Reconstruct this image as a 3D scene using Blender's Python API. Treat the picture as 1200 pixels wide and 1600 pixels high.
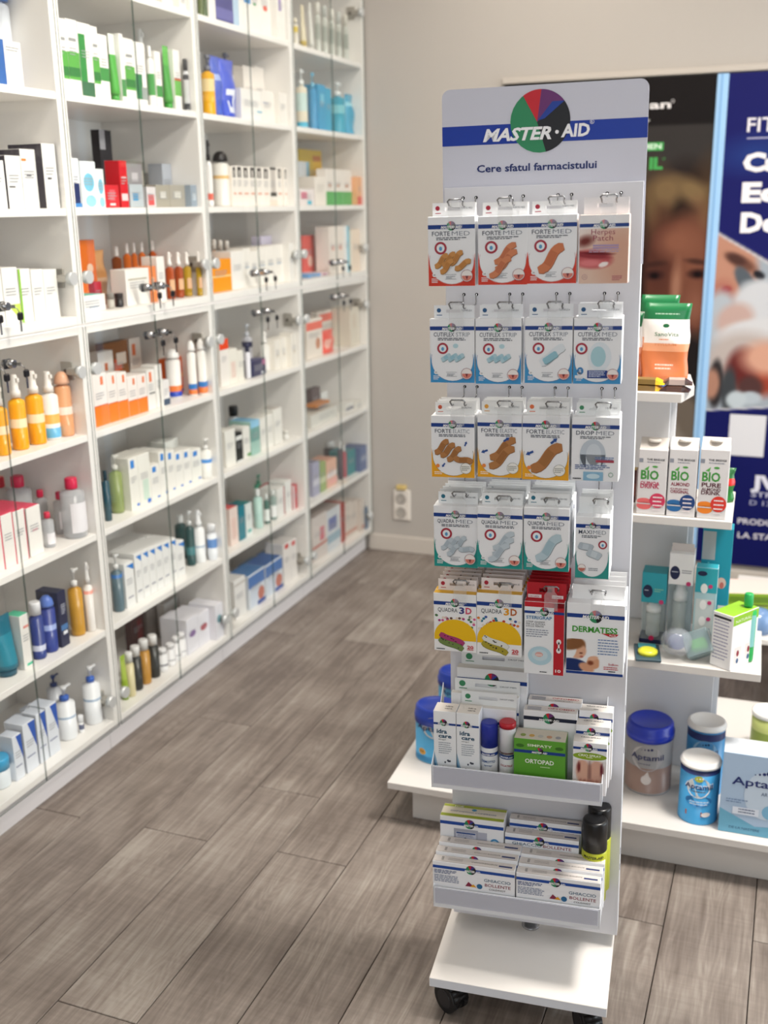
import bpy, math, random
import numpy as np
from mathutils import Matrix, Vector
random.seed(7)
for o in list(bpy.data.objects): bpy.data.objects.remove(o)
SC = bpy.context.scene
COL = SC.collection

# ---------------------------------------------------------------- camera
F = 1660.0
RM = ((0.9336, -0.08672, 0.34766), (0.35804, 0.26325, -0.89583), (-0.01384, 0.96082, 0.27682))
CAMP = Vector((0.0, 0.0, 1.5))
cam = bpy.data.cameras.new('camera')
camo = bpy.data.objects.new('camera', cam); COL.objects.link(camo)
q = Matrix(RM).to_quaternion().normalized()
camo.matrix_world = Matrix.Translation(CAMP) @ q.to_matrix().to_4x4()
cam.sensor_fit = 'VERTICAL'; cam.sensor_height = 36.0; cam.sensor_width = 27.0
cam.lens = 36.0 * F / 1600.0
cam.clip_start = 0.05; cam.clip_end = 50
cam.dof.use_dof = True; cam.dof.focus_distance = 1.9; cam.dof.aperture_fstop = 3.2
SC.camera = camo
# ---------------------------------------------------------------- world, light, exposure
w = bpy.data.worlds.new('world'); SC.world = w; w.use_nodes = True
w.node_tree.nodes['Background'].inputs[0].default_value = (0.75, 0.85, 1.0, 1)
w.node_tree.nodes['Background'].inputs[1].default_value = 1.0
SC.view_settings.view_transform = 'Standard'; SC.view_settings.look = 'None'
SC.view_settings.gamma = 1.0; SC.view_settings.use_curve_mapping = False
SC.view_settings.exposure = 0.18
CEIL = 2.85
# ceiling LED panels: x, y, size, watts, colour
LAMPS = [(-0.80, 2.1, 0.6, 19, (1.0, 0.925, 0.84)), (-0.95, 3.6, 0.6, 4, (1.0, 0.90, 0.79)),
         (0.55, 1.97, 0.5, 72, (1.0, 0.95, 0.89)), (0.95, 3.6, 0.6, 4, (1.0, 0.92, 0.84)),
         (-0.95, -0.4, 0.6, 5, (1.0, 0.96, 0.92)), (1.3, -0.4, 0.6, 4, (1.0, 0.96, 0.92))]
for i, (lx, ly, ls, lw, lc) in enumerate(LAMPS):
    l = bpy.data.lights.new('ceiling_lamp', 'AREA'); l.shape = 'SQUARE'; l.size = ls * 0.92; l.energy = lw; l.color = lc
    lo = bpy.data.objects.new('ceiling_lamp', l); COL.objects.link(lo); lo.location = (lx, ly, CEIL - 0.03)
def daylight(loc, rot, sx, sy, e):
    l = bpy.data.lights.new('daylight', 'AREA'); l.shape = 'RECTANGLE'; l.size = sx; l.size_y = sy; l.energy = e; l.color = (0.90, 0.95, 1.0)
    o = bpy.data.objects.new('daylight', l); COL.objects.link(o); o.location = loc; o.rotation_euler = rot
daylight((0.9, -3.15, 1.55), (math.radians(90), 0, 0), 2.6, 1.7, 26)
daylight((3.25, 2.7, 1.35), (math.radians(90), 0, math.radians(90)), 2.8, 2.3, 70)   # shop front on the right

# ---------------------------------------------------------------- helpers
def ray(px, py):
    c = Vector((px - 600.0, 800.0 - py, -F))
    return Vector([sum(RM[i][k] * c[k] for k in range(3)) for i in range(3)])
def onX(px, py, X):
    r = ray(px, py); t = X / r.x; return CAMP + r * t
def onY(px, py, Y):
    r = ray(px, py); t = Y / r.y; return CAMP + r * t
def onZ(px, py, Z):
    r = ray(px, py); t = (Z - 1.5) / r.z; return CAMP + r * t

def lin(c): return c / 12.92 if c <= 0.04045 else ((c + 0.055) / 1.055) ** 2.4
def rgb(h):
    h = h.lstrip('#'); return tuple(lin(int(h[i:i + 2], 16) / 255.0) for i in (0, 2, 4))
MC = {}
def mat(h, rough=0.45, metal=0.0, spec=0.4, coat=0.0, alpha=None, name=None):
    key = (h, rough, metal, spec, coat, alpha)
    if key in MC: return MC[key]
    m = bpy.data.materials.new(name or ('paint_' + h)); m.use_nodes = True
    b = m.node_tree.nodes['Principled BSDF']
    b.inputs['Base Color'].default_value = (*rgb(h), 1); b.inputs['Roughness'].default_value = rough
    b.inputs['Metallic'].default_value = metal; b.inputs['Specular IOR Level'].default_value = spec
    b.inputs['Coat Weight'].default_value = coat
    if alpha is not None: b.inputs['Alpha'].default_value = alpha
    m.diffuse_color = (*rgb(h), 1)
    MC[key] = m; return m
def card(h): return mat(h, 0.42, 0, 0.35)
def plast(h): return mat(h, 0.3, 0, 0.5)
def chrome(): return mat('b8b8b8', 0.18, 1.0)
def clear(h='e8f2f0', a=0.30, rough=0.08): return mat(h, rough, 0, 0.6, 0, a)

def emis(col, s):
    m = bpy.data.materials.new('lamp_glow'); m.use_nodes = True; nt = m.node_tree
    nt.nodes.remove(nt.nodes['Principled BSDF']); e = nt.nodes.new('ShaderNodeEmission')
    e.inputs[0].default_value = (*col, 1); e.inputs[1].default_value = s
    nt.links.new(e.outputs[0], nt.nodes['Material Output'].inputs[0]); return m

def glass_mat(name, tint, edge=False):
    m = bpy.data.materials.new(name); m.use_nodes = True; nt = m.node_tree; N = nt.nodes
    N.remove(N['Principled BSDF'])
    t = N.new('ShaderNodeBsdfTransparent'); t.inputs[0].default_value = (*tint, 1)
    g = N.new('ShaderNodeBsdfGlossy'); g.inputs['Roughness'].default_value = 0.01
    lw = N.new('ShaderNodeLayerWeight'); lw.inputs[0].default_value = 0.5
    pw = N.new('ShaderNodeMath'); pw.operation = 'POWER'; pw.inputs[1].default_value = 5.0; nt.links.new(lw.outputs['Facing'], pw.inputs[0])
    f = N.new('ShaderNodeMath'); f.operation = 'MULTIPLY_ADD'; f.inputs[1].default_value = 0.90; f.inputs[2].default_value = 0.030; nt.links.new(pw.outputs[0], f.inputs[0])
    mx = N.new('ShaderNodeMixShader')
    nt.links.new(f.outputs[0], mx.inputs[0]); nt.links.new(t.outputs[0], mx.inputs[1]); nt.links.new(g.outputs[0], mx.inputs[2])
    nt.links.new(mx.outputs[0], N['Material Output'].inputs[0]); return m
GLASS = glass_mat('door_glass', (0.985, 0.992, 0.987))
GEDGE = mat('3c5a50', 0.15, 0, 0.6, 0, 0.6)

def painted_mat():
    m = bpy.data.materials.new('printed_picture'); m.use_nodes = True; nt = m.node_tree
    a = nt.nodes.new('ShaderNodeVertexColor'); a.layer_name = 'Col'
    b = nt.nodes['Principled BSDF']; b.inputs['Roughness'].default_value = 0.45; b.inputs['Specular IOR Level'].default_value = 0.08
    nt.links.new(a.outputs[0], b.inputs['Base Color']); return m
PAINT = painted_mat()

def wood_mat():
    m = bpy.data.materials.new('grey_oak_laminate'); m.use_nodes = True; nt = m.node_tree; N = nt.nodes; L = nt.links
    b = N['Principled BSDF']
    tc = N.new('ShaderNodeTexCoord'); oi = N.new('ShaderNodeObjectInfo')
    add = N.new('ShaderNodeVectorMath'); add.operation = 'ADD'
    cmb = N.new('ShaderNodeCombineXYZ'); mul = N.new('ShaderNodeMath'); mul.operation = 'MULTIPLY'; mul.inputs[1].default_value = 37.0
    L.new(oi.outputs['Random'], mul.inputs[0]); L.new(mul.outputs[0], cmb.inputs[0]); L.new(mul.outputs[0], cmb.inputs[1])
    L.new(tc.outputs['Object'], add.inputs[0]); L.new(cmb.outputs[0], add.inputs[1])
    mp = N.new('ShaderNodeMapping'); mp.inputs['Scale'].default_value = (60, 2.5, 1); L.new(add.outputs[0], mp.inputs[0])
    n1 = N.new('ShaderNodeTexNoise'); n1.inputs['Scale'].default_value = 1.0; n1.inputs['Detail'].default_value = 8; n1.inputs['Roughness'].default_value = 0.65
    L.new(mp.outputs[0], n1.inputs[0])
    mp2 = N.new('ShaderNodeMapping'); mp2.inputs['Scale'].default_value = (9, 1.3, 1); L.new(add.outputs[0], mp2.inputs[0])
    wv = N.new('ShaderNodeTexNoise'); wv.inputs['Scale'].default_value = 1.0; wv.inputs['Detail'].default_value = 2
    L.new(mp2.outputs[0], wv.inputs[0])
    # cathedral grain = rings of a stretched noise
    m3 = N.new('ShaderNodeMath'); m3.operation = 'MULTIPLY'; m3.inputs[1].default_value = 26.0; L.new(wv.outputs[0], m3.inputs[0])
    fr = N.new('ShaderNodeMath'); fr.operation = 'PINGPONG'; fr.inputs[1].default_value = 0.5; L.new(m3.outputs[0], fr.inputs[0])
    mp4 = N.new('ShaderNodeMapping'); mp4.inputs['Scale'].default_value = (8, 110, 1); L.new(add.outputs[0], mp4.inputs[0])
    n4 = N.new('ShaderNodeTexNoise'); n4.inputs['Scale'].default_value = 1.0; n4.inputs['Detail'].default_value = 3; L.new(mp4.outputs[0], n4.inputs[0])
    n5 = N.new('ShaderNodeTexNoise'); n5.inputs['Scale'].default_value = 4.5; n5.inputs['Detail'].default_value = 3; L.new(add.outputs[0], n5.inputs[0])
    def mix(a, b_, f):
        mx = N.new('ShaderNodeMix'); mx.data_type = 'FLOAT'; mx.inputs[0].default_value = f
        L.new(a, mx.inputs[2]); L.new(b_, mx.inputs[3]); return mx.outputs[0]
    v = mix(n1.outputs[0], fr.outputs[0], 0.17); v = mix(v, n4.outputs[0], 0.13); v = mix(v, n5.outputs[0], 0.36)
    ad = N.new('ShaderNodeMath'); ad.operation = 'MULTIPLY_ADD'; ad.inputs[1].default_value = 0.05; L.new(oi.outputs['Random'], ad.inputs[0]); L.new(v, ad.inputs[2])
    cr = N.new('ShaderNodeValToRGB'); L.new(ad.outputs[0], cr.inputs[0])
    cr.color_ramp.elements[0].position = 0.40; cr.color_ramp.elements[0].color = (*rgb('675d56'), 1)
    cr.color_ramp.elements[1].position = 0.64; cr.color_ramp.elements[1].color = (*rgb('9a9289'), 1)
    e = cr.color_ramp.elements.new(0.52); e.color = (*rgb('81776f'), 1)
    L.new(cr.outputs[0], b.inputs['Base Color']); b.inputs['Roughness'].default_value = 0.42; b.inputs['Specular IOR Level'].default_value = 0.4
    bp = N.new('ShaderNodeBump'); bp.inputs['Strength'].default_value = 0.2; bp.inputs['Distance'].default_value = 0.002
    L.new(v, bp.inputs['Height']); L.new(bp.outputs[0], b.inputs['Normal'])
    return m
def plaster_mat(h, name):
    m = bpy.data.materials.new(name); m.use_nodes = True; nt = m.node_tree; N = nt.nodes; L = nt.links; b = N['Principled BSDF']
    b.inputs['Base Color'].default_value = (*rgb(h), 1); b.inputs['Roughness'].default_value = 0.8; b.inputs['Specular IOR Level'].default_value = 0.15
    n = N.new('ShaderNodeTexNoise'); n.inputs['Scale'].default_value = 180; n.inputs['Detail'].default_value = 3
    tc = N.new('ShaderNodeTexCoord'); L.new(tc.outputs['Object'], n.inputs[0])
    bp = N.new('ShaderNodeBump'); bp.inputs['Strength'].default_value = 0.08; bp.inputs['Distance'].default_value = 0.001
    L.new(n.outputs[0], bp.inputs['Height']); L.new(bp.outputs[0], b.inputs['Normal']); return m

TXT = {}
def text_mesh(s, bold, shear):
    k = (s, bold, shear)
    if k in TXT: return TXT[k]
    cu = bpy.data.curves.new('t', 'FONT'); cu.body = s; cu.offset = bold; cu.shear = shear; cu.resolution_u = 2; cu.size = 1
    ob = bpy.data.objects.new('t', cu)
    me = bpy.data.meshes.new_from_object(ob)
    V = [(v.co.x, v.co.y) for v in me.vertices]; P = [tuple(p.vertices) for p in me.polygons]
    bpy.data.objects.remove(ob); bpy.data.meshes.remove(me); bpy.data.curves.remove(cu)
    if V:
        x0 = min(v[0] for v in V); x1 = max(v[0] for v in V)
    else: x0, x1 = 0, 1
    TXT[k] = (V, P, x0, x1); return TXT[k]

class MB:
    """mesh builder; local items: x right, z up, front towards -y"""
    def __init__(s): s.v = []; s.f = []; s.m = []; s.ms = []; s.sm = []
    def mi(s, m):
        if m not in s.ms: s.ms.append(m)
        return s.ms.index(m)
    def add(s, vs, fs, m, smooth=False):
        o = len(s.v); s.v += [tuple(v) for v in vs]; k = s.mi(m)
        for f in fs: s.f.append(tuple(i + o for i in f)); s.m.append(k); s.sm.append(smooth)
    def box(s, x0, x1, y0, y1, z0, z1, m, c=0.0, top=None, side=None, front=None):
        if c <= 0:
            vs = [(x0, y0, z0), (x1, y0, z0), (x1, y1, z0), (x0, y1, z0), (x0, y0, z1), (x1, y0, z1), (x1, y1, z1), (x0, y1, z1)]
            s.add(vs[:], [(0, 3, 2, 1)], m); o = len(s.v) - 8
            for f, mm in (((4, 5, 6, 7), top), ((0, 1, 5, 4), front), ((1, 2, 6, 5), side), ((2, 3, 7, 6), None), ((3, 0, 4, 7), side)):
                s.f.append(tuple(i + o for i in f)); s.m.append(s.mi(mm or m)); s.sm.append(False)
            return
        c = min(c, (x1 - x0) * .45, (y1 - y0) * .45, (z1 - z0) * .45)
        vs = []; ix = {}
        for a, X in enumerate((x0, x1)):
            for b, Y in enumerate((y0, y1)):
                for d, Z in enumerate((z0, z1)):
                    sx = c if a == 0 else -c; sy = c if b == 0 else -c; sz = c if d == 0 else -c
                    ix[a, b, d] = len(vs)
                    vs += [(X, Y + sy, Z + sz), (X + sx, Y, Z + sz), (X + sx, Y + sy, Z)]
        g = lambda a, b, d, k: ix[a, b, d] + k
        fs = [(g(0,0,0,0), g(0,0,1,0), g(0,1,1,0), g(0,1,0,0)), (g(1,0,0,0), g(1,1,0,0), g(1,1,1,0), g(1,0,1,0)),
              (g(0,0,0,1), g(1,0,0,1), g(1,0,1,1), g(0,0,1,1)), (g(0,1,0,1), g(0,1,1,1), g(1,1,1,1), g(1,1,0,1)),
              (g(0,0,0,2), g(0,1,0,2), g(1,1,0,2), g(1,0,0,2)), (g(0,0,1,2), g(1,0,1,2), g(1,1,1,2), g(0,1,1,2))]
        mm = [side, side, front, None, None, top]
        for a in (0, 1):
            for b in (0, 1): fs.append((g(a,b,0,0), g(a,b,0,1), g(a,b,1,1), g(a,b,1,0)))
            for d in (0, 1): fs.append((g(a,0,d,0), g(a,0,d,2), g(a,1,d,2), g(a,1,d,0)))
        for b in (0, 1):
            for d in (0, 1): fs.append((g(0,b,d,1), g(0,b,d,2), g(1,b,d,2), g(1,b,d,1)))
        for k in ix.values(): fs.append((k, k + 1, k + 2))
        o = len(s.v); s.v += vs; cx, cy, cz = (x0+x1)/2, (y0+y1)/2, (z0+z1)/2
        for i, f in enumerate(fs):
            p = [Vector(vs[j]) for j in f]; n = (p[1] - p[0]).cross(p[2] - p[0]); ce = sum(p, Vector()) / len(p) - Vector((cx, cy, cz))
            if n.dot(ce) < 0: f = tuple(reversed(f))
            s.f.append(tuple(j + o for j in f)); s.m.append(s.mi((mm[i] if i < 6 and mm[i] else m))); s.sm.append(False)
    def rect(s, x0, z0, x1, z1, m, L=1, y=0.0):
        yy = y - 0.00025 * L; s.add([(x0, yy, z0), (x1, yy, z0), (x1, yy, z1), (x0, yy, z1)], [(0, 1, 2, 3)], m)
    def toprect(s, x0, y0, x1, y1, z, m, L=1):
        zz = z + 0.00025 * L; s.add([(x0, y0, zz), (x1, y0, zz), (x1, y1, zz), (x0, y1, zz)], [(0, 1, 2, 3)], m)
    def poly(s, pts, m, L=1, y=0.0):
        yy = y - 0.00025 * L; s.add([(p[0], yy, p[1]) for p in pts], [tuple(range(len(pts)))], m)
    def ell(s, cx, cz, rx, rz, m, L=1, y=0.0, n=24, a0=0, a1=360, wedge=None):
        pts = [(cx + rx * math.cos(math.radians(a0 + (a1 - a0) * i / n)), cz + rz * math.sin(math.radians(a0 + (a1 - a0) * i / n))) for i in range(n + (0 if a1 - a0 == 360 else 1))]
        if wedge: pts = pts + [wedge]
        s.poly(pts, m, L, y)
    def ring(s, cx, cz, rx, rz, t, m, L=1, y=0.0, n=28, a0=0, a1=360):
        yy = y - 0.00025 * L; vs = []; fs = []
        for i in range(n + 1):
            a = math.radians(a0 + (a1 - a0) * i / n); c_, s_ = math.cos(a), math.sin(a)
            vs += [(cx + rx * c_, yy, cz + rz * s_), (cx + (rx - t) * c_, yy, cz + (rz - t) * s_)]
        for i in range(n): fs.append((2*i, 2*i+2, 2*i+3, 2*i+1))
        s.add(vs, fs, m)
    def strip(s, pts, w, m, L=1, y=0.0, cap=True):
        """flat ribbon along 2-D points with rounded ends"""
        yy = y - 0.00025 * L; n = len(pts); vs = []
        for i, p in enumerate(pts):
            a = pts[max(i - 1, 0)]; b = pts[min(i + 1, n - 1)]; dx, dz = b[0] - a[0], b[1] - a[1]; l = math.hypot(dx, dz) or 1
            ww = w * 0.5 * (0.7 if cap and i in (0, n - 1) else 1)
            vs += [(p[0] - dz / l * ww, yy, p[1] + dx / l * ww), (p[0] + dz / l * ww, yy, p[1] - dx / l * ww)]
        s.add(vs, [(2*i+1, 2*i+3, 2*i+2, 2*i) for i in range(n - 1)], m)
    def text(s, t, x0, z0, h, m, w=None, L=2, y=0.0, bold=0.0, shear=0.0, anchor='l', plane='xz', ang=0.0):
        V, P, a, b = text_mesh(t, bold, shear)
        sc = h / 0.73; sx = (w / max(b - a, 1e-6)) if w else sc
        off = 0.0 if anchor == 'l' else (-(b - a) * sx / 2 if anchor == 'c' else -(b - a) * sx)
        ca, sa = math.cos(ang), math.sin(ang); vs = []
        for vx, vy in V:
            X = (vx - a) * sx + off; Z = vy * sc; X, Z = X * ca - Z * sa, X * sa + Z * ca
            if plane == 'xz': vs.append((x0 + X, y - 0.00025 * L, z0 + Z))
            elif plane == 'top': vs.append((x0 + X, z0 + Z, y + 0.00025 * L))
        s.add(vs, P, m)
    def lines(s, x0, x1, z, n, dz, m, L=1, y=0.0, t=0.35, seed=0):
        r = random.Random(seed * 7 + int(z * 9999)); 
        for i in range(n):
            x = x0; e = x1 - (x1 - x0) * (0.4 * r.random() if i == n - 1 else 0.12 * r.random())
            while x < e:
                wl = (x1 - x0) * (0.06 + 0.12 * r.random()); s.rect(x, z - i * dz, min(x + wl, e), z - i * dz + dz * t, m, L, y); x += wl + (x1 - x0) * 0.025
    def lathe(s, prof, cx, cy, m, seg=20, sx=1.0, sy=1.0, capb=True, capt=True, smooth=True):
        """prof: (r, z[, material]) bottom to top"""
        o = len(s.v); n = len(prof)
        for p in prof:
            for i in range(seg):
                a = 2 * math.pi * i / seg; s.v.append((cx + p[0] * sx * math.cos(a), cy + p[0] * sy * math.sin(a), p[1]))
        for j in range(n - 1):
            mm = prof[j][2] if len(prof[j]) > 2 and prof[j][2] else m; k = s.mi(mm)
            for i in range(seg):
                i2 = (i + 1) % seg; s.f.append((o + j*seg + i, o + j*seg + i2, o + (j+1)*seg + i2, o + (j+1)*seg + i)); s.m.append(k); s.sm.append(smooth)
        k = s.mi(m)
        if capb: s.f.append(tuple(o + i for i in reversed(range(seg)))); s.m.append(k); s.sm.append(False)
        if capt:
            mm = prof[-1][2] if len(prof[-1]) > 2 and prof[-1][2] else m
            s.f.append(tuple(o + (n-1)*seg + i for i in range(seg))); s.m.append(s.mi(mm)); s.sm.append(False)
    def cyl(s, p0, p1, r, m, seg=10, smooth=True, r1=None):
        p0 = Vector(p0); p1 = Vector(p1); d = (p1 - p0).normalized(); a = d.orthogonal().normalized(); b = d.cross(a); o = len(s.v); r1 = r if r1 is None else r1
        for p, rr in ((p0, r), (p1, r1)):
            for i in range(seg):
                t = 2 * math.pi * i / seg; s.v.append(tuple(p + a * math.cos(t) * rr + b * math.sin(t) * rr))
        k = s.mi(m)
        for i in range(seg): i2 = (i + 1) % seg; s.f.append((o + i, o + i2, o + seg + i2, o + seg + i)); s.m.append(k); s.sm.append(smooth)
        s.f.append(tuple(o + i for i in reversed(range(seg)))); s.m.append(k); s.sm.append(False)
        s.f.append(tuple(o + seg + i for i in range(seg))); s.m.append(k); s.sm.append(False)
    def tube(s, pts, r, m, seg=6):
        pts = [Vector(p) for p in pts]; o = len(s.v); n = len(pts); k = s.mi(m); up = None
        for i, p in enumerate(pts):
            d = (pts[min(i+1, n-1)] - pts[max(i-1, 0)]).normalized()
            a = d.orthogonal().normalized() if up is None else (up - d * up.dot(d)).normalized(); up = a; b = d.cross(a)
            for j in range(seg):
                t = 2 * math.pi * j / seg; s.v.append(tuple(p + a * math.cos(t) * r + b * math.sin(t) * r))
        for i in range(n - 1):
            for j in range(seg): j2 = (j+1) % seg; s.f.append((o + i*seg + j, o + i*seg + j2, o + (i+1)*seg + j2, o + (i+1)*seg + j)); s.m.append(k); s.sm.append(True)
        s.f.append(tuple(o + j for j in reversed(range(seg)))); s.m.append(k); s.sm.append(False)
        s.f.append(tuple(o + (n-1)*seg + j for j in range(seg))); s.m.append(k); s.sm.append(False)
    def shift(s, dx, dy, dz, start=0):
        s.v[start:] = [(x + dx, y + dy, z + dz) for x, y, z in s.v[start:]]
    def mesh(s, name):
        me = bpy.data.meshes.new(name); me.from_pydata(s.v, [], s.f)
        for m in s.ms: me.materials.append(m)
        me.polygons.foreach_set('material_index', s.m); me.polygons.foreach_set('use_smooth', s.sm); me.update(); return me
    def build(s, name, parent=None, M=None):
        o = bpy.data.objects.new(name, s.mesh(name)); COL.objects.link(o)
        if parent: o.parent = parent
        if name in ('print', 'lettering', 'tab_print', 'peg_hole', 'tray_slot'): o['kind'] = 'stuff'
        if M is not None: o.matrix_world = M if parent is None else M
        return o

def painted(name, x0, x1, z0, z1, nx, nz, fn, y=0.0, parent=None):
    """flat printed picture: a grid whose corner colours are computed by fn(X, Z) -> sRGB 0..255"""
    X, Z = np.meshgrid(np.linspace(x0, x1, nx + 1), np.linspace(z0, z1, nz + 1))
    C = np.clip(fn(X, Z), 0, 255) / 255.0
    C = np.where(C <= 0.04045, C / 12.92, ((C + 0.055) / 1.055) ** 2.4).reshape(-1, 3)
    vs = [(a, y, b) for a, b in zip(X.ravel(), Z.ravel())]; W = nx + 1
    fs = [(j*W+i, j*W+i+1, (j+1)*W+i+1, (j+1)*W+i) for j in range(nz) for i in range(nx)]
    me = bpy.data.meshes.new(name); me.from_pydata(vs, [], fs)
    at = me.color_attributes.new('Col', 'FLOAT_COLOR', 'POINT')
    at.data.foreach_set('color', np.concatenate([C, np.ones((len(C), 1))], 1).astype(np.float32).ravel())
    me.materials.append(PAINT); me.update()
    o = bpy.data.objects.new(name, me); COL.objects.link(o)
    if parent: o.parent = parent
    return o
class Pic:
    def __init__(s, X, Z, base): s.X, s.Z = X, Z; s.C = np.ones(X.shape + (3,)) * np.array(base, float)
    def mask(s, m, col): s.C = s.C * (1 - m[..., None]) + np.array(col, float) * m[..., None]
    def blob(s, cx, cz, rx, rz, col, soft=0.3, ang=0.0, a=1.0):
        dx, dz = s.X - cx, s.Z - cz; c_, s_ = math.cos(ang), math.sin(ang); u = (dx*c_ + dz*s_) / rx; v = (-dx*s_ + dz*c_) / rz
        d = np.sqrt(u*u + v*v); s.mask(np.clip((1 + soft/2 - d) / max(soft, 1e-3), 0, 1) * a, col)
    def half(s, x, z, nx, nz, col, soft=0.01, a=1.0):
        d = (s.X - x) * nx + (s.Z - z) * nz; s.mask(np.clip(0.5 + d / soft, 0, 1) * a, col)
    def box(s, x0, x1, z0, z1, col, soft=0.005, a=1.0):
        d = np.minimum(np.minimum(s.X - x0, x1 - s.X), np.minimum(s.Z - z0, z1 - s.Z)); s.mask(np.clip(0.5 + d / soft, 0, 1) * a, col)

def empty(name, M=None):
    o = bpy.data.objects.new(name, None); COL.objects.link(o); o.empty_display_size = 0.02
    if M is not None: o.matrix_world = M
    return o
def tag(o, label, cat, group=None, kind=None):
    o['label'] = label; o['category'] = cat
    if group: o['group'] = group
    if kind: o['kind'] = kind
    return o
def struct(o): o['kind'] = 'structure'; return o
def copy_tree(o, M):
    c = o.copy(); COL.objects.link(c); c.matrix_world = M
    for ch in [x for x in bpy.data.objects if x.parent == o]:
        d = ch.copy(); COL.objects.link(d); d.parent = c; d.matrix_parent_inverse = Matrix(); d.matrix_basis = ch.matrix_basis.copy()
    return c
ORD = ['first', 'second', 'third', 'fourth', 'fifth', 'sixth', 'seventh', 'eighth', 'ninth', 'tenth', 'eleventh', 'twelfth', 'thirteenth', 'fourteenth', 'fifteenth', 'sixteenth', 'seventeenth', 'eighteenth', 'nineteenth', 'twentieth', 'twenty-first', 'twenty-second', 'twenty-third', 'twenty-fourth', 'twenty-fifth']

# ---------------------------------------------------------------- room shell
XF = -1.715            # cabinet front plane
YB = 4.280             # back wall
def shell(name, x0, x1, y0, y1, z0, z1, m):
    b = MB(); b.box(x0, x1, y0, y1, z0, z1, m); return struct(b.build(name))
WALL = plaster_mat('b0aaa3', 'warm_white_plaster'); TRIM = mat('c2bab0', 0.45)
shell('wall_back', -2.2, 3.2, YB, YB + 0.12, 0, CEIL, WALL)
shell('wall_left', -2.2, -2.07, -3.2, YB, 0, CEIL, WALL)
wr = MB()   # right wall: glazed shop front
for a in ((-3.2, 1.3, 0, CEIL), (4.1, YB, 0, CEIL), (1.3, 4.1, 0, 0.2), (1.3, 4.1, 2.5, CEIL)): wr.box(3.1, 3.2, a[0], a[1], a[2], a[3], WALL)
struct(wr.build('wall_right'))
wf = MB()
for a in ((1.3, 4.1, 0.2, 0.26), (1.3, 4.1, 2.44, 2.5), (1.3, 1.36, 0.26, 2.44), (4.04, 4.1, 0.26, 2.44), (2.67, 2.73, 0.26, 2.44)): wf.box(3.12, 3.18, a[0], a[1], a[2], a[3], mat('d8d8d8', 0.4))
win2 = struct(wf.build('window_2'))
gp = MB(); gp.box(3.145, 3.155, 1.36, 4.04, 0.26, 2.44, GLASS); gp.build('pane', win2)
shell('ceiling', -2.2, 3.2, -3.2, YB + 0.12, CEIL, CEIL + 0.1, plaster_mat('e6e2da', 'ceiling_paint'))
wr = MB()   # rear wall with the shop window opening
for a in ((-2.2, -0.5, 0, CEIL), (2.3, 3.2, 0, CEIL), (-0.5, 2.3, 0, 0.6), (-0.5, 2.3, 2.5, CEIL)): wr.box(a[0], a[1], -3.1, -3.0, a[2], a[3], WALL)
struct(wr.build('wall_rear'))
wf = MB()
for a in ((-0.5, 2.3, 0.6, 0.66), (-0.5, 2.3, 2.44, 2.5), (-0.5, -0.44, 0.66, 2.44), (2.24, 2.3, 0.66, 2.44), (0.87, 0.93, 0.66, 2.44)): wf.box(a[0], a[1], -3.08, -3.02, a[2], a[3], mat('d8d8d8', 0.4))
win = struct(wf.build('window_1'))
gp = MB(); gp.box(-0.44, 2.24, -3.055, -3.045, 0.66, 2.44, GLASS); gp.build('pane', win)
# skirting board on the back wall
bb = MB(); bb.box(-1.73, 3.1, YB - 0.014, YB, 0.0, 0.075, TRIM, 0.003); struct(bb.build('baseboard_back'))
for i, (lx, ly, ls, lw, lc) in enumerate(LAMPS):
    e = empty('ceiling_light', Matrix.Translation((lx, ly, CEIL)))
    tag(e, 'square flat ceiling light panel, ' + ['over the aisle between cabinets and stand', 'over the aisle by the back wall', 'over the aisle in front of the gondola', 'by the back wall on the right', 'behind the camera on the cabinet side', 'behind the camera on the right side'][i], 'ceiling light', 'ceiling light panels')
    f = MB(); h = ls / 2
    for a in ((-h, h, -h, -h + .02), (-h, h, h - .02, h), (-h, -h + .02, -h + .02, h - .02), (h - .02, h, -h + .02, h - .02)): f.box(a[0], a[1], a[2], a[3], -.02, 0, mat('e8e8e8', 0.4))
    f.build('frame', e); d = MB(); d.box(-h + .02, h - .02, -h + .02, h - .02, -.012, -.002, emis(lc, 5.0)); d.build('diffuser', e)

# floor: laminate boards, each its own part
WOOD = wood_mat()
fl = MB(); fl.box(-2.2, 3.2, -3.2, YB + 0.12, -0.06, -0.009, mat('2a231e', 0.9)); floor = struct(fl.build('floor'))
PW = 0.182; PL = 1.28
anch = {-1: 1.962, 0: 2.555, 1: 1.98, 2: 1.397, 3: 2.0, 7: 2.034, 8: 1.2, 9: 2.05}
anchors2 = {2: [1.397, 2.255]}
meshes = {}
for k in range(-4, 27):
    x0 = -1.43 + (k - 1) * PW
    if x0 > 3.1: break
    cuts = []
    y = anch.get(k, 0.35 + (k * 0.47) % 1.28)
    while y > -3.0: y -= PL
    while y < YB: cuts.append(y); y += PL
    if k in anchors2:
        cuts = [c for c in cuts if c < 1.3] + anchors2[k] + [2.255 + PL, 2.255 + 2 * PL]
    cuts = [-3.1] + [c for c in cuts if -3.0 < c < YB - 0.05] + [YB]
    for a, b_ in zip(cuts[:-1], cuts[1:]):
        L_ = round(b_ - a, 4)
        if L_ not in meshes:
            m = MB(); m.box(0, PW - 0.0018, 0, L_ - 0.0018, -0.009, 0, WOOD, 0.0014); meshes[L_] = m.mesh('plank')
        o = bpy.data.objects.new('plank', meshes[L_]); COL.objects.link(o); o.parent = floor; o.location = (x0, a, 0)
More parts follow.
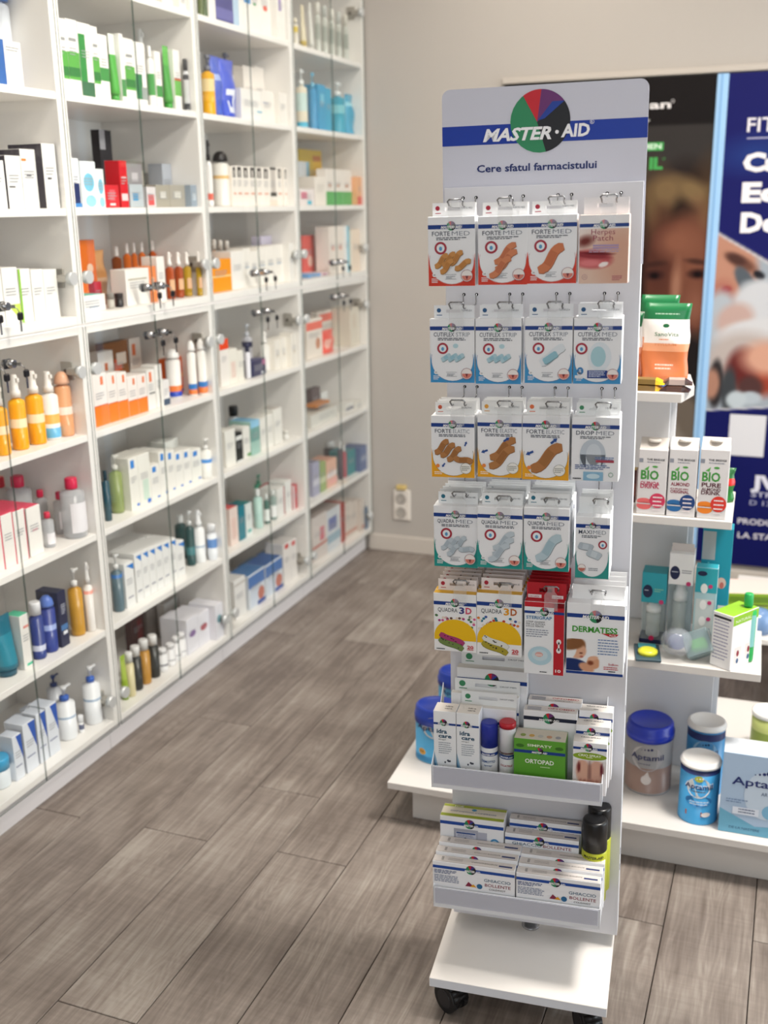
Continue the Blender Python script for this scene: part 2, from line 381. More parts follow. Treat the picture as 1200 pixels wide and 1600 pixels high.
# ---------------------------------------------------------------- display cabinets along the left wall
WHITE = mat('f5f1ec', 0.35, 0, 0.4); WIN = mat('f4f0eb', 0.4, 0, 0.35)
XB = XF - 0.34
EDG = [1.640, 2.295, 2.952, 3.601, 4.268]
ZB = {'Z': 2.031, 'A': 1.758, 'B': 1.487, 'D': 0.915, 'E': 0.6425, 'F': 0.363}
TH = 0.018
ZT = {k: v + TH for k, v in ZB.items()}; ZT['C'] = 1.240; ZT['G'] = 0.106
CN = ['first', 'second', 'third', 'fourth']
def cabinet(i, upper):
    y0, y1 = EDG[i] + 0.0008, EDG[i + 1] - 0.0008
    z0, z1 = (1.2175, 2.33) if upper else (0.088, 1.2165)
    e = empty('display_cabinet', Matrix.Translation((XF, y0, z0)))
    tag(e, ('upper' if upper else 'lower') + ' white display cabinet with glass doors, %s from the left' % CN[i], 'cabinet', 'glass-door display cabinets along the wall')
    def add(nm, bs, c=0.0008, m=WHITE):
        b = MB()
        for q in bs: b.box(q[0] - XF, q[1] - XF, q[2] - y0, q[3] - y0, q[4] - z0, q[5] - z0, m, c)
        return b.build(nm, e)
    add('side_panel', [(XB, XF, y0, y0 + TH, z0, z1)]); add('side_panel', [(XB, XF, y1 - TH, y1, z0, z1)])
    add('back_panel', [(XB - .006, XB, y0, y1, z0, z1)], 0, WIN)
    ys = (y0 + TH + .0005, y1 - TH - .0005)
    add('bottom_panel', [(XB, XF, *ys, z0, ZT['C'] if upper else ZT['G'])])
    add('top_panel', [(XB, XF, *ys, z1 - TH if upper else 1.193, z1)])
    for k in ('BAZ' if upper else 'FED'):
        add('shelf', [(XB, XF - .002, *ys, ZB[k], ZT[k])])
    if not upper:
        b = MB(); b.box(-.052, -.034, 0, y1 - y0, -.088, -.001, mat('dfdcdc', 0.35)); b.build('plinth', e)
    ym = (y0 + y1) / 2 - y0
    for sgn in (-1, 1):
        a, c_ = (0.004, ym - 0.0015) if sgn < 0 else (ym + 0.0015, y1 - y0 - 0.004)
        g = MB(); X0, X1 = 0.003, 0.0065; Z0, Z1 = 0.004 if upper else -.006, z1 - z0 - 0.004
        g.box(X0, X1, a, c_, Z0, Z1, GEDGE)
        for k, f in enumerate(g.f):   # broad faces clear, cut edges dark green
            xs = [g.v[j][0] for j in f]
            if max(xs) - min(xs) < 1e-6: g.m[k] = g.mi(GLASS)
        d = g.build('door', e)
        ye = a if sgn < 0 else c_; s = -sgn
        for zz in ((1.335 - z0, 2.235 - z0) if upper else (1.10 - z0, 0.17 - z0)):
            h = MB(); yc = ye + s * 0.028
            h.cyl((-.002, yc, zz), (.0125, yc, zz), 0.0165, mat('c4c6c4', 0.3, 0.25), 16)
            h.box(-.035, -.003, min(ye + s*.014, ye + s*.034), max(ye + s*.014, ye + s*.034), zz - .009, zz + .009, mat('b0aba2', 0.35, 0.4), .002)
            h.box(-.062, -.026, min(ye + s*.0145, ye + s*.020), max(ye + s*.0145, ye + s*.020), zz - .024, zz + .024, mat('b4afa6', 0.35, 0.4), .001)
            h.cyl((-.045, ye + s*.019, zz), (-.045, ye + s*.024, zz), 0.006, mat('6b665f', 0.3, 0.9), 8)
            h.build('hinge', d)
        yl = (ym + sgn * 0.034); zl = 1.290 - z0 if upper else 1.158 - z0
        k = MB(); k.cyl((-.012, yl, zl), (.020, yl, zl), .0095, chrome(), 14); k.box(-.004, .002, yl - .0105, yl + .0105, zl - .012, zl + .0105, mat('33343a', 0.4)); k.build('lock', d)
        k = MB(); k.box(.020, .038, yl - .001, yl + .001, zl - .004, zl + .004, chrome())
        k.tube([(.036, yl, zl), (.040, yl + .006, zl - .006), (.040, yl + .012, zl - .016)], .0011, chrome(), 5)
        k.box(.036, .044, yl + .004, yl + .022, zl - .032, zl - .014, mat('16161a', 0.35), .003)
        k.box(.039, .041, yl + .010, yl + .015, zl - .058, zl - .030, chrome()); k.build('key', d)
for i in range(4): cabinet(i, True); cabinet(i, False)

# ---------------------------------------------------------------- small goods: one builder per kind
GREY = card('8f8f94')
def fr_bands(b, w, h, bands, L=1, y=0.0):
    for t in bands:
        z0, z1, c = t[0], t[1], t[2]; x0, x1 = (t[3], t[4]) if len(t) > 4 else (0, 1)
        if c[0] == '/':    # triangle from the upper right corner
            b.poly([(x1*w, z0*h), (x1*w, z1*h), (x0*w, z1*h)], card(c[1:]), L, y)
        elif c[0] == 'o': b.ell((x0+x1)/2*w, (z0+z1)/2*h, (x1-x0)/2*w, (z1-z0)/2*h, card(c[1:]), L, y, 14)
        elif c[0] == '=': b.lines(x0*w, x1*w, z1*h, max(2, int((z1-z0)*h/0.006)), 0.006, card(c[1:]), L, y)
        else: b.rect(x0*w, z0*h, x1*w, z1*h, card(c), L, y)
        L += 1
def rbands(h, r, z0, z1, base, bands):
    """profile of a straight wall cut where the printed bands begin and end"""
    cuts = sorted({z0, z1} | {min(max(t[i]*h, z0), z1) for t in bands for i in (0, 1)}); out = []
    for a, b_ in zip(cuts[:-1], cuts[1:]):
        mid = (a + b_) / 2; c = base
        for t in bands:
            if t[0]*h <= mid <= t[1]*h: c = plast(t[2])
        out += [(r, a, c), (r, b_, c)]
    return out
def k_carton(n, w, d, h, c1, c2, bands, side=None):
    b = MB(); b.box(0, w, 0, d, 0, h, card(c1), 0.0008, top=card(c2) if c2 else None, side=card(side) if side else None)
    fr_bands(b, w, h, bands)
    if w > .02 and not any(t[2][0] == '=' for t in bands): b.lines(.15*w, .8*w, .62*h, 3, .007, card('a9a9ad'), 4)
    return b.build(n)
def k_bottle(n, w, d, h, c1, c2, bands, top='cap'):
    b = MB(); r = w/2; cy = d/2; sy = d/w; m = plast(c1) if c1[0] != '~' else clear(c1[1:], 0.42)
    zb = {'cap': .80, 'pump': .72, 'spray': .68, 'dome': .80, 'roll': .76}[top] * h
    prof = [(r*.9, 0, m), (r, .01*h + .002, m)] + rbands(h, r, .02*h + .002, zb - .06*h, m, bands)
    prof += [(r, zb - .06*h, m), (r*.93, zb - .03*h, m), (r*(.45 if top != 'roll' else .7), zb, m), (r*(.4 if top != 'roll' else .7), zb + .01*h)]
    b.lathe(prof, r, cy, m, 18, 1, sy); o = b.build(n)
    c = MB(); cm = plast(c2); hm = plast('f3f3f4') if c2 in ('2d62c0', '58b898') else cm
    if top == 'cap': c.lathe([(r*.5, zb + .003), (r*.52, zb + .006), (r*.50, h*.985), (r*.44, h)], r, cy, cm, 16)
    elif top == 'roll': c.lathe([(r*.82, zb + .003), (r*.84, h*.97), (r*.74, h)], r, cy, cm, 16)
    elif top == 'dome': c.lathe([(r*.95, zb + .002), (r*.95, zb + .05*h), (r*.8, h*.93), (r*.4, h*.99), (.001, h)], r, cy, cm, 16)
    elif top == 'spray':
        c.lathe([(r*.62, zb + .003), (r*.60, zb + .10*h), (r*.45, zb + .12*h), (r*.40, h*.97), (r*.3, h)], r, cy, cm, 14)
        c.box(r - r*.18, r + r*.18, cy - r*.62, cy, h*.90, h*.955, cm)
    elif top == 'pump':
        c.lathe([(r*.48, zb + .003), (r*.48, zb + .09*h), (r*.3, zb + .10*h), (r*.14, zb + .11*h), (r*.14, h*.93)], r, cy, cm, 14)
        c.lathe([(r*.15, zb + .111*h), (r*.15, h*.93), (r*.30, h*.935), (r*.32, h*.985), (r*.26, h)], r, cy, hm, 12); c.box(r - r*.16, r + r*1.05, cy - r*.14, cy + r*.14, h*.950, h*.985, hm, .001)
    c.build({'cap': 'cap', 'roll': 'cap', 'dome': 'cap', 'spray': 'spray_nozzle', 'pump': 'pump'}[top], o)
    if bands and c1[0] == '~': pass
    return o
def k_label(o, w, d, h, c, z0, z1):
    """curved paper label on the front of a bottle"""
    b = MB(); r = w/2 + .0006; cy = d/2; sy = d/w; n = 10; vs = []
    for i in range(n + 1):
        a = math.radians(205 + 130 * i / n); vs += [(w/2 + r*math.cos(a), cy + (r*sy)*math.sin(a), z0*h), (w/2 + r*math.cos(a), cy + (r*sy)*math.sin(a), z1*h)]
    b.add(vs, [(2*i, 2*i+2, 2*i+3, 2*i+1) for i in range(n)], card(c)); b.build('label', o)
def k_tube(n, w, d, h, c1, c2, bands):
    b = MB(); seg = 16; r = w/2; cy = d/2; vs = []; H = [0.12, .2, .45, .7, .9, 1.0]; m = plast(c1)
    for t in H:
        k = max(0.06, 1 - max(0, t - .15)/.85)
        for i in range(seg):
            a = 2*math.pi*i/seg; vs.append((r + (r*.98)*math.cos(a), cy + cy*k*math.sin(a), t*h))
    fs = [(j*seg+i, j*seg+(i+1)%seg, (j+1)*seg+(i+1)%seg, (j+1)*seg+i) for j in range(len(H)-1) for i in range(seg)]
    fs += [tuple(reversed(range(seg))), tuple((len(H)-1)*seg+i for i in range(seg))]
    b.add(vs, fs, m, True)
    for k, f in enumerate(b.f[:-2]):
        zz = sum(b.v[j][2] for j in f)/4/h
        for t in bands:
            if t[0] <= zz <= t[1]: b.m[k] = b.mi(plast(t[2]))
    o = b.build(n); c = MB(); c.lathe([(r*.8, 0), (r*.82, .115*h)], r, cy, plast(c2), 16); c.build('cap', o); return o
def k_jar(n, w, d, h, c1, c2, bands):
    b = MB(); r = w/2; b.lathe([(r*.85, 0), (r*.97, .06*h)] + rbands(h, r*.97, .07*h, .60*h, plast(c1), bands), r, r, plast(c1), 20)
    o = b.build(n); c = MB(); c.lathe([(r, .62*h), (r, .95*h), (r*.93, h)], r, r, plast(c2), 20); c.build('lid', o); return o
def k_pouch(n, w, d, h, c1, c2, bands):
    b = MB(); nx, nz = 8, 10; vs = []
    for sgn in (-1, 1):
        for j in range(nz + 1):
            for i in range(nx + 1):
                u, v = i/nx, j/nz; t = math.sin(math.pi*u)**.5 * (1 - v**3) * (0.75 + .25*math.sin(v*9 + u*4)) if 0 < i < nx else 0
                vs.append((u*w + .002*math.sin(v*14), d/2 + sgn*(d/2*t + .001), v*h))
    W = nx + 1; N = W*(nz + 1); fs = []
    for j in range(nz):
        for i in range(nx):
            a = j*W+i; fs.append((a, a+1, a+W+1, a+W)); fs.append((N+a+W, N+a+W+1, N+a+1, N+a))
    for j in range(nz): fs += [(j*W, (j+1)*W, N+(j+1)*W, N+j*W), (N+j*W+nx, N+(j+1)*W+nx, (j+1)*W+nx, j*W+nx)]
    fs += [(nz*W+i, nz*W+i+1, N+nz*W+i+1, N+nz*W+i) for i in range(nx)] + [(N+i, N+i+1, i+1, i) for i in range(nx)]
    b.add(vs, fs, mat(c1, .28, 0, .5), True)
    for k, f in enumerate(b.f):
        zz = sum(b.v[j][2] for j in f)/4/h; xx = sum(b.v[j][0] for j in f)/4/w
        for t in bands:
            if t[0] <= zz <= t[1] and (len(t) < 5 or t[3] <= xx <= t[4]): b.m[k] = b.mi(mat(t[2], .28, 0, .5))
    return b.build(n)
CATS = {'c': ('carton', 'box'), 'cap': ('capped_bottle', 'bottle'), 'pump': ('pump_bottle', 'bottle'), 'spray': ('spray_bottle', 'bottle'),
        'dome': ('aerosol_can', 'spray can'), 'roll': ('vial_bottle', 'bottle'), 'tube': ('cream_tube', 'tube'), 'jar': ('cream_jar', 'jar'), 'pouch': ('refill_pouch', 'pouch')}
RN = {'Z': 'top visible', 'A': 'second', 'B': 'third', 'C': 'fourth', 'D': 'fifth', 'E': 'sixth', 'F': 'seventh', 'G': 'lowest'}
CAPZ = {'Z': 2.31, 'A': 2.031, 'B': 1.758, 'C': 1.487, 'D': 1.193, 'E': .915, 'F': .6425, 'G': .363}
def stock(col, row, items):
    ys0, ys1 = EDG[col] + TH + .003, EDG[col + 1] - TH - .003; n = 0; recs = []
    for it in sorted(items, key=lambda t: t[1]):
        kind, x0, x1, yt, c1, c2, bands, desc = it[:8]; op = it[8] if len(it) > 8 else {}
        sb = op.get('sb', .035); z = ZT[row] + op.get('up', 0.0) + .0004; rnd = kind not in ('c', 'pouch')
        def meas(sb):
            X = XF - sb
            if rnd:   # a cylinder shows its full diameter, not a foreshortened face
                xm = (x0 + x1)/2; p = onX(xm, yt, X); dep = -(p - CAMP).dot(Vector((RM[0][2], RM[1][2], RM[2][2]))); wd = (x1 - x0)*dep/F
                p = onX(xm, yt, X - wd/2); return p.y - wd/2, p.y + wd/2, p.z - z
            return onX(x0, yt, X).y, onX(x1, yt, X).y, onX((x0 + x1)/2, yt, X).z - z
        Y0, Y1, h = meas(sb)
        while Y1 > ys1 + .002 and sb > (.012 if sb < .07 else .10): sb -= .004; Y0, Y1, h = meas(sb)
        recs.append([it, kind, Y0, Y1, h, sb, z, op])
    for lane in range(4):   # neighbours in one depth lane may not overlap
        L = [r for r in recs if 'up' not in r[7] and (0 if r[5] < .07 else 1 if r[5] < .125 else 2 if r[5] < .19 else 3) == lane]
        lim = ys0
        for r in L:
            if r[2] < lim: dlt = min(lim - r[2], .35*(r[3] - r[2])); r[2] += dlt; sh = max(lim - r[2], 0); r[2] += sh; r[3] += sh
            lim = r[3] + .0006
        lim = ys1
        for r in reversed(L):
            if r[3] > lim: sh = r[3] - lim; r[3] -= sh; r[2] -= sh
            lim = r[2] - .0006
        if L and L[0][2] < ys0:
            k = (ys1 - ys0)/(ys1 - L[0][2])
            for r in L: r[2] = ys1 - (ys1 - r[2])*k; r[3] = ys1 - (ys1 - r[3])*k
    placed = []; later = []
    def clash(x0, x1, y0, y1, z0, z1): return any(min(x1, p[1]) - max(x0, p[0]) > .0008 and min(y1, p[3]) - max(y0, p[2]) > .0008 and min(z1, p[5]) - max(z0, p[4]) > .0008 for p in placed)
    for n, (it, kind, Y0, Y1, h, sb, z, op) in sorted(enumerate(recs), key=lambda t: (t[1][5] >= .07, t[0])):
        x0, x1, yt, c1, c2, bands, desc = it[1:8]; Y0 = max(Y0, ys0)
        w_ = min(Y1, ys1) - Y0 - .0006; h = min(max(h, .012), CAPZ[row] - z - .005)
        if w_ < .008: print('DROP', desc, col, row); continue
        d = op.get('d', min(.085, max(.03, w_*1.3)) if kind in ('c', 'pouch') else w_)
        d = min(d, .30 - sb + .03)
        if sb >= .1 and kind == 'c': d = min(d, .028)
        if kind == 'pouch': d = min(d, .05)
        while clash(XF - sb - d, XF - sb, Y0, Y0 + w_, z, z + h) and sb + d < .336: sb += .003
        X = XF - sb
        if clash(X - d, X, Y0, Y0 + w_, z, z + h):
            if w_ > .03: Y0 += w_*.2; w_ *= .6; d *= .7
            if clash(X - d, X, Y0, Y0 + w_, z, z + h): print('CLASH', desc, col, row); continue
        placed.append((X - d, X, Y0, Y0 + w_, z, z + h))
        nm, cat = CATS[kind]
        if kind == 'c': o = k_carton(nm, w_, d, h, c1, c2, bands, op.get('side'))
        elif kind == 'tube': o = k_tube(nm, w_, d, h, c1, c2 or c1, bands)
        elif kind == 'jar': o = k_jar(nm, w_, w_, h, c1, c2, bands)
        elif kind == 'pouch': o = k_pouch(nm, w_, min(d, .05), h, c1, c2, bands)
        else: o = k_bottle(nm, w_, d, h, c1, c2, bands, kind)
        if 'lab' in op: k_label(o, w_, d, h, *op['lab'])
        o.matrix_world = Matrix.Translation((X, Y0, z)) @ Matrix.Rotation(math.pi/2, 4, 'Z')
        tag(o, '%s, %s from left, %s shelf, %s cabinet' % (desc, ORD[n], RN[row], CN[col]), cat, 'goods on the %s shelf of the %s cabinet' % (RN[row], CN[col]))
        if op.get('rows'): later.append((n, o, X, Y0, w_, d, h, z, sb, desc, op['rows']))
    for n, o, X, Y0, w_, d, h, z, sb, desc, nr in later:
        for rr in range(1, nr):
            xx = X - rr*(d + .004)
            if sb + (rr + 1)*(d + .004) > .33 or clash(xx - d, xx, Y0, Y0 + w_, z, z + h): break
            placed.append((xx - d, xx, Y0, Y0 + w_, z, z + h))
            c = copy_tree(o, Matrix.Translation((xx, Y0, z)) @ Matrix.Rotation(math.pi/2, 4, 'Z'))
            c['label'] = '%s, %s behind %s from left, %s shelf, %s cabinet' % (desc, ORD[rr - 1], ORD[n], RN[row], CN[col])
W_ = 'f2eee8'
def series(kind, xs, yts, c1, c2, bands, desc, op=None):
    """neighbouring lookalikes: xs are the borders, yts the top edge of each"""
    out = []
    for i in range(len(xs) - 1):
        yt = yts[i] if isinstance(yts, (list, tuple)) else yts
        out.append((kind, xs[i], xs[i+1], yt, c1, c2, bands, desc, op or {}))
    return out
def lsp(a, b, n): return [a + (b - a)*i/n for i in range(n + 1)]

# --- first cabinet (nearest, cut by the frame)
stock(0, 'A', [('c', -30, 31, 61, W_, None, [(.0, 1, '2f62a8', 0, .55), (.7, .85, '=8d8d90', .6, .95)], 'white carton with broad blue left half'),
    ('dome', 20, 54, -22, 'dfe3ea', '3468b0', [(.05, .3, 'c3c9dc')], 'tall white spray can with blue cap', {'sb': .125})])
stock(0, 'B', [('c', -22, 5, 250, W_, None, [(.75, .8, 'e07a3a', .1, .5)], 'white carton with dark side', {'side': '3a3436', 'd': .075}), ('c', 7, 31, 243, W_, None, [(.4, .43, '555555', .1, .5)], 'white carton with black side', {'side': '3a3436', 'd': .075}),
    ('c', 28, 54, 233, W_, None, [(.8, .84, 'f08a3a', .05, .35), (.55, .58, '555555', .3, .6)], 'white carton with orange mark and black side', {'side': '3a3436', 'd': .10}),
    ('c', 54, 85, 224, W_, None, [(.45, .48, '444444', .25, .55)], 'tall white carton leaning beside black sided ones', {'side': '3a3436', 'd': .10})])
stock(0, 'C', [('c', -30, 1, 424, W_, None, [], 'white carton with pale print', {'d': .11}), ('c', 1, 26, 418, W_, None, [(.02, .35, '/c8e05a', .2, 1)], 'white carton with lime corner', {'d': .11}), ('c', 27, 46, 420, W_, None, [(0, 1, '8fc832', .0, .16)], 'white carton with bright green spine', {'d': .1}),
    ('c', 47, 66, 421, W_, None, [], 'plain white carton beside green one', {'d': .11}), ('c', 66, 88, 421, W_, None, [], 'plain white carton next to hinge', {'d': .11})])
YB_ = [(.02, .30, 'f5a50a'), (.30, .42, 'f8d9b0'), (.42, .62, 'f5a50a')]
stock(0, 'D', [('spray', -20, 6, 600, 'f8b010', 'f6efe6', YB_, 'yellow sunscreen spray cut by the frame'), ('spray', 7, 34, 585, 'f8b010', 'f6efe6', YB_, 'yellow sunscreen spray with white nozzle'), ('spray', 34, 62, 579, 'f8ac0c', 'f6efe6', YB_, 'tall yellow sunscreen spray bottle'),
    ('spray', 58, 86, 580, 'f4efe8', 'f6efe6', [(.02, .18, '6cb8e0'), (.24, .38, 'f0b45a')], 'white spray bottle with blue base'), ('dome', 82, 108, 580, 'e0a070', 'e8b08c', [(.34, .46, 'f0d8c8')], 'copper coloured aerosol with rounded cap', {'sb': .06})])
RT = ('e9ebef', 'd8234a')
stock(0, 'E', [('c', -25, 0, 808, W_, 'e84a6a', [(0, 1, 'e84a6a', .93, 1)], 'white and pink carton cut by frame', {'d': .14}), ('c', 0, 19, 803, W_, 'e84a6a', [(0, 1, 'e84a6a', .93, 1)], 'white carton with pink top', {'d': .14}), ('c', 19, 38, 797, W_, 'e84a6a', [(0, 1, 'd8385a', .94, 1)], 'white carton with pink lid', {'d': .14}),
    ('c', 40, 62, 791, W_, 'e84a6a', [(.5, .54, 'e6a0a8', .3, .7)], 'white pink-topped carton', {'d': .14}),
    ('cap', 63, 82, 800, '~' + RT[0], RT[1], [], 'small clear micellar bottle with red cap', {'lab': ('f3eff2', .1, .42)}),
    ('cap', 73, 105, 767, '~' + RT[0], RT[1], [], 'medium clear bottle with red cap', {'sb': .08, 'lab': ('f3eff2', .12, .55)}), ('cap', 38, 70, 766, '~' + RT[0], RT[1], [], 'clear red capped bottle behind pink cartons', {'sb': .15}),
    ('cap', 98, 137, 743, '~' + RT[0], RT[1], [], 'large clear bottle with red cap', {'sb': .03, 'lab': ('f3eff2', .1, .6)}), ('cap', 20, 60, 738, '~' + RT[0], RT[1], [], 'large clear red capped bottle at back', {'sb': .22}), ('cap', 61, 98, 741, '~' + RT[0], RT[1], [], 'clear bottle with red cap against back panel', {'sb': .16})])
stock(0, 'F', [('tube', -18, 20, 962, '1b6f86', '155a70', [(.3, .6, '2b8aa0')], 'teal shampoo bottle'), ('c', 20, 44, 963, W_, '58c8a0', [(.75, .8, 'e89a90', .3, .9), (.05, .1, '58c8a0', .3, .9)], 'white carton with mint top'),
    ('roll', 42, 64, 940, '2b3f86', 'efeef0', [(.15, .25, 'c8cce0')], 'dark blue bottle with white cap'), ('dome', 58, 83, 930, '2b3f8e', '5a7ac8', [(.4, .5, '98a8d8'), (.78, .81, 'eef0f6')], 'dark blue aerosol with light blue cap'),
    ('c', 80, 101, 926, '262c4a', '30364e', [(.3, .4, '4a7ab0', .1, .9), (.55, .75, '=d8dae8', .3, .8), (.22, .28, 'eceef4', .3, .8)], 'navy carton with blue band', {'side': '3a3f55', 'd': .07}),
    ('pump', 102, 125, 888, 'c8922a', 'f3f0ec', [], 'amber oil bottle with white pump', {'sb': .035}), ('spray', 125, 141, 878, 'ece6e0', 'e8e4e0', [(.55, .6, 'f0a090')], 'white bottle with clear pump', {'sb': .035})])
CV = [(.42, .98, '/2a5bb8', .40, 1), (.30, .33, '9aa0b8', .1, .8)]
stock(0, 'G', [('jar', -22, 13, 1182, 'e8eef2', '3fa8d8', [], 'white jar with cyan lid'), ('c', 14, 33, 1150, 'e9edf4', 'dfe6f2', CV, 'white carton with blue corner'), ('c', 34, 54, 1128, 'e9edf4', 'dfe6f2', CV, 'taller white carton with blue triangle'), ('c', 55, 70, 1113, 'e9edf4', 'dfe6f2', CV, 'slim white carton with blue triangle'),
    ('c', 70, 88, 1101, 'e9edf4', 'dfe6f2', CV, 'white blue-cornered carton next to pump bottle'), ('pump', 82, 114, 1072, 'f0f1f3', '2d62c0', [(.42, .46, '9ab0c8')], 'white lotion bottle with blue pump'), ('jar', 114, 128, 1119, 'f2f2f2', 'f0f0f2', [(.2, .5, '4a5270')], 'white jar with dark label'),
    ('pump', 125, 153, 1041, 'f0f1f3', '2d62c0', [(.42, .46, '9ab0c8')], 'white lotion bottle with blue collar near hinge', {'sb': .04}), ('pump', 70, 94, 1055, 'e4e6ec', '28427e', [], 'white pump bottle standing behind', {'sb': .15}),
    ('c', 20, 40, 1122, 'e9edf4', 'dfe6f2', CV, 'white carton behind the blue-cornered front row', {'sb': .16}), ('c', 42, 60, 1105, 'e9edf4', 'dfe6f2', CV, 'second white carton behind the front row', {'sb': .16})])
# --- second cabinet
GB = [(.22, .58, '58a845'), (.26, .38, '2f7a3a'), (.72, .76, '9a9a9a', .15, .8)]
stock(1, 'Z', [('jar', 232, 256, -30, 'e8e4dc', 'd8d4cc', [(.2, .6, 'cfcac0')], 'pale jar seen through the door'), ('c', 258, 280, -20, 'ece8e2', None, [(.3, .5, '=888888', .2, .8)], 'white carton cut by frame'), ('c', 280, 297, -14, 'ece8e2', None, [(.3, .5, '=888888', .2, .8)], 'white carton near divider')])
stock(1, 'A', [('c', 86, 101, 28, W_, None, GB, 'tall white carton with green band', {'rows': 2}), ('c', 101, 119, 30, W_, None, GB, 'white and green carton', {'rows': 2}), ('c', 120, 140, 36, W_, None, [(.02, .85, '2f8a3f', .0, .5), (.0, .22, '3a6a4a')], 'white carton with large green wedge', {'d': .06}),
    ('c', 140, 151, 41, W_, None, GB, 'slim white and green carton'), ('c', 152, 166, 54, W_, None, [(.3, .5, '3f8f45')], 'white carton with green stripe'), ('tube', 164, 181, 53, '4aa83c', '3a9a34', [(.75, 1, 'e8f0e4')], 'bright green tube'), ('c', 181, 191, 52, 'ece9e4', None, [(.1, .35, '4a8f50')], 'narrow white carton'),
    ('c', 191, 207, 60, W_, None, GB, 'white carton with dark green band'), ('c', 207, 225, 66, W_, None, [(.1, .5, '2f7a4a', .0, .6), (.1, .3, '98a09c', .5, 1)], 'white carton with green and grey panels'), ('cap', 226, 238, 72, 'f2f2ee', 'f4f4f2', [(.2, .55, '4a9a50')], 'white bottle with green label'),
    ('c', 239, 250, 80, W_, None, [(.2, .4, '3f8f45')], 'small white and green carton'), ('tube', 249, 266, 72, '3f9a38', '3a9a34', [(.8, 1, '58b048')], 'green tube beside small cartons'), ('c', 267, 280, 78, W_, None, [(.25, .5, '6ab050'), (.5, .54, 'c05a3a')], 'white carton with light green band'),
    ('roll', 281, 293, 92, 'c8c8ca', '3a3a3e', [(.0, .15, '38383c'), (.6, .7, '44444a')], 'grey bottle with black cap'), ('spray', 206, 228, 45, 'f2f2f0', 'f4f4f2', [], 'white dome topped bottle behind cartons', {'sb': .15})])
V1 = [(.35, .75, 'o7cc4dc', .15, .85), (.02, .28, 'o9ad0e6', .2, .9)]
stock(1, 'B', [('c', 108, 122, 247, 'eef0f2', None, [(.1, .5, '2a3560', .1, .9), (.02, .1, '4a8ac8')], 'white carton with navy picture'), ('c', 124, 148, 252, 'eef2f2', None, V1, 'white carton with blue pictures', {'d': .05}), ('c', 148, 161, 264, 'eef2ee', None, V1, 'small white carton with blue drop'),
    ('c', 163, 185, 289, 'd22a34', 'c02830', [(.3, .8, 'e0606a', .3, .7), (.1, .2, 'f4dcdc', .3, .7)], 'small bright red carton', {'d': .06}), ('c', 185, 197, 251, 'd2202c', 'b01c26', [(.15, .3, 'f0d0d0', .1, .9), (.62, .66, 'f0c8c8', .2, .8)], 'tall narrow red carton'),
    ('c', 202, 223, 288, 'b8c0c4', 'a8b0b4', [(.3, .6, '3f98c8', .2, .6)], 'grey glass jar box with blue mark', {'d': .05}), ('c', 227, 243, 292, 'd8d2d2', None, [(.1, .6, 'd85a5a', .2, .8)], 'pale box with red print', {'d': .05}), ('c', 244, 265, 289, 'a8a294', '98927f', [(.4, .7, 'e8e4d8', .3, .7)], 'olive grey square box', {'d': .05}),
    ('c', 266, 290, 289, 'aaa498', '98927f', [(.4, .7, 'e8e4d8', .3, .7)], 'grey-beige square box with label', {'d': .05}), ('c', 292, 306, 289, '98a4b0', None, [(.3, .6, 'c8d4dc', .2, .8)], 'blue-grey small box', {'d': .05}),
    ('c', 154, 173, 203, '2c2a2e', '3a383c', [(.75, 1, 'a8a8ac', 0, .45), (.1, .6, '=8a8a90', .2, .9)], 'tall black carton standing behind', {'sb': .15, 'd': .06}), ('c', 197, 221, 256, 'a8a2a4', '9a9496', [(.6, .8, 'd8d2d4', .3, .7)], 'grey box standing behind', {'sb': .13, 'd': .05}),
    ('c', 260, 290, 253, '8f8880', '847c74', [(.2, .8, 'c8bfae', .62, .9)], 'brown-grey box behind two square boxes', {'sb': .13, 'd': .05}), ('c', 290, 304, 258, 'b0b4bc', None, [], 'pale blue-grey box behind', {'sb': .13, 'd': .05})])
AM = lambda a, b, y, c, d: ('spray', a, b, y, c, 'f2ebe4', [(.1, .5, c)], d, {'lab': ('e2b48c', .18, .42)})
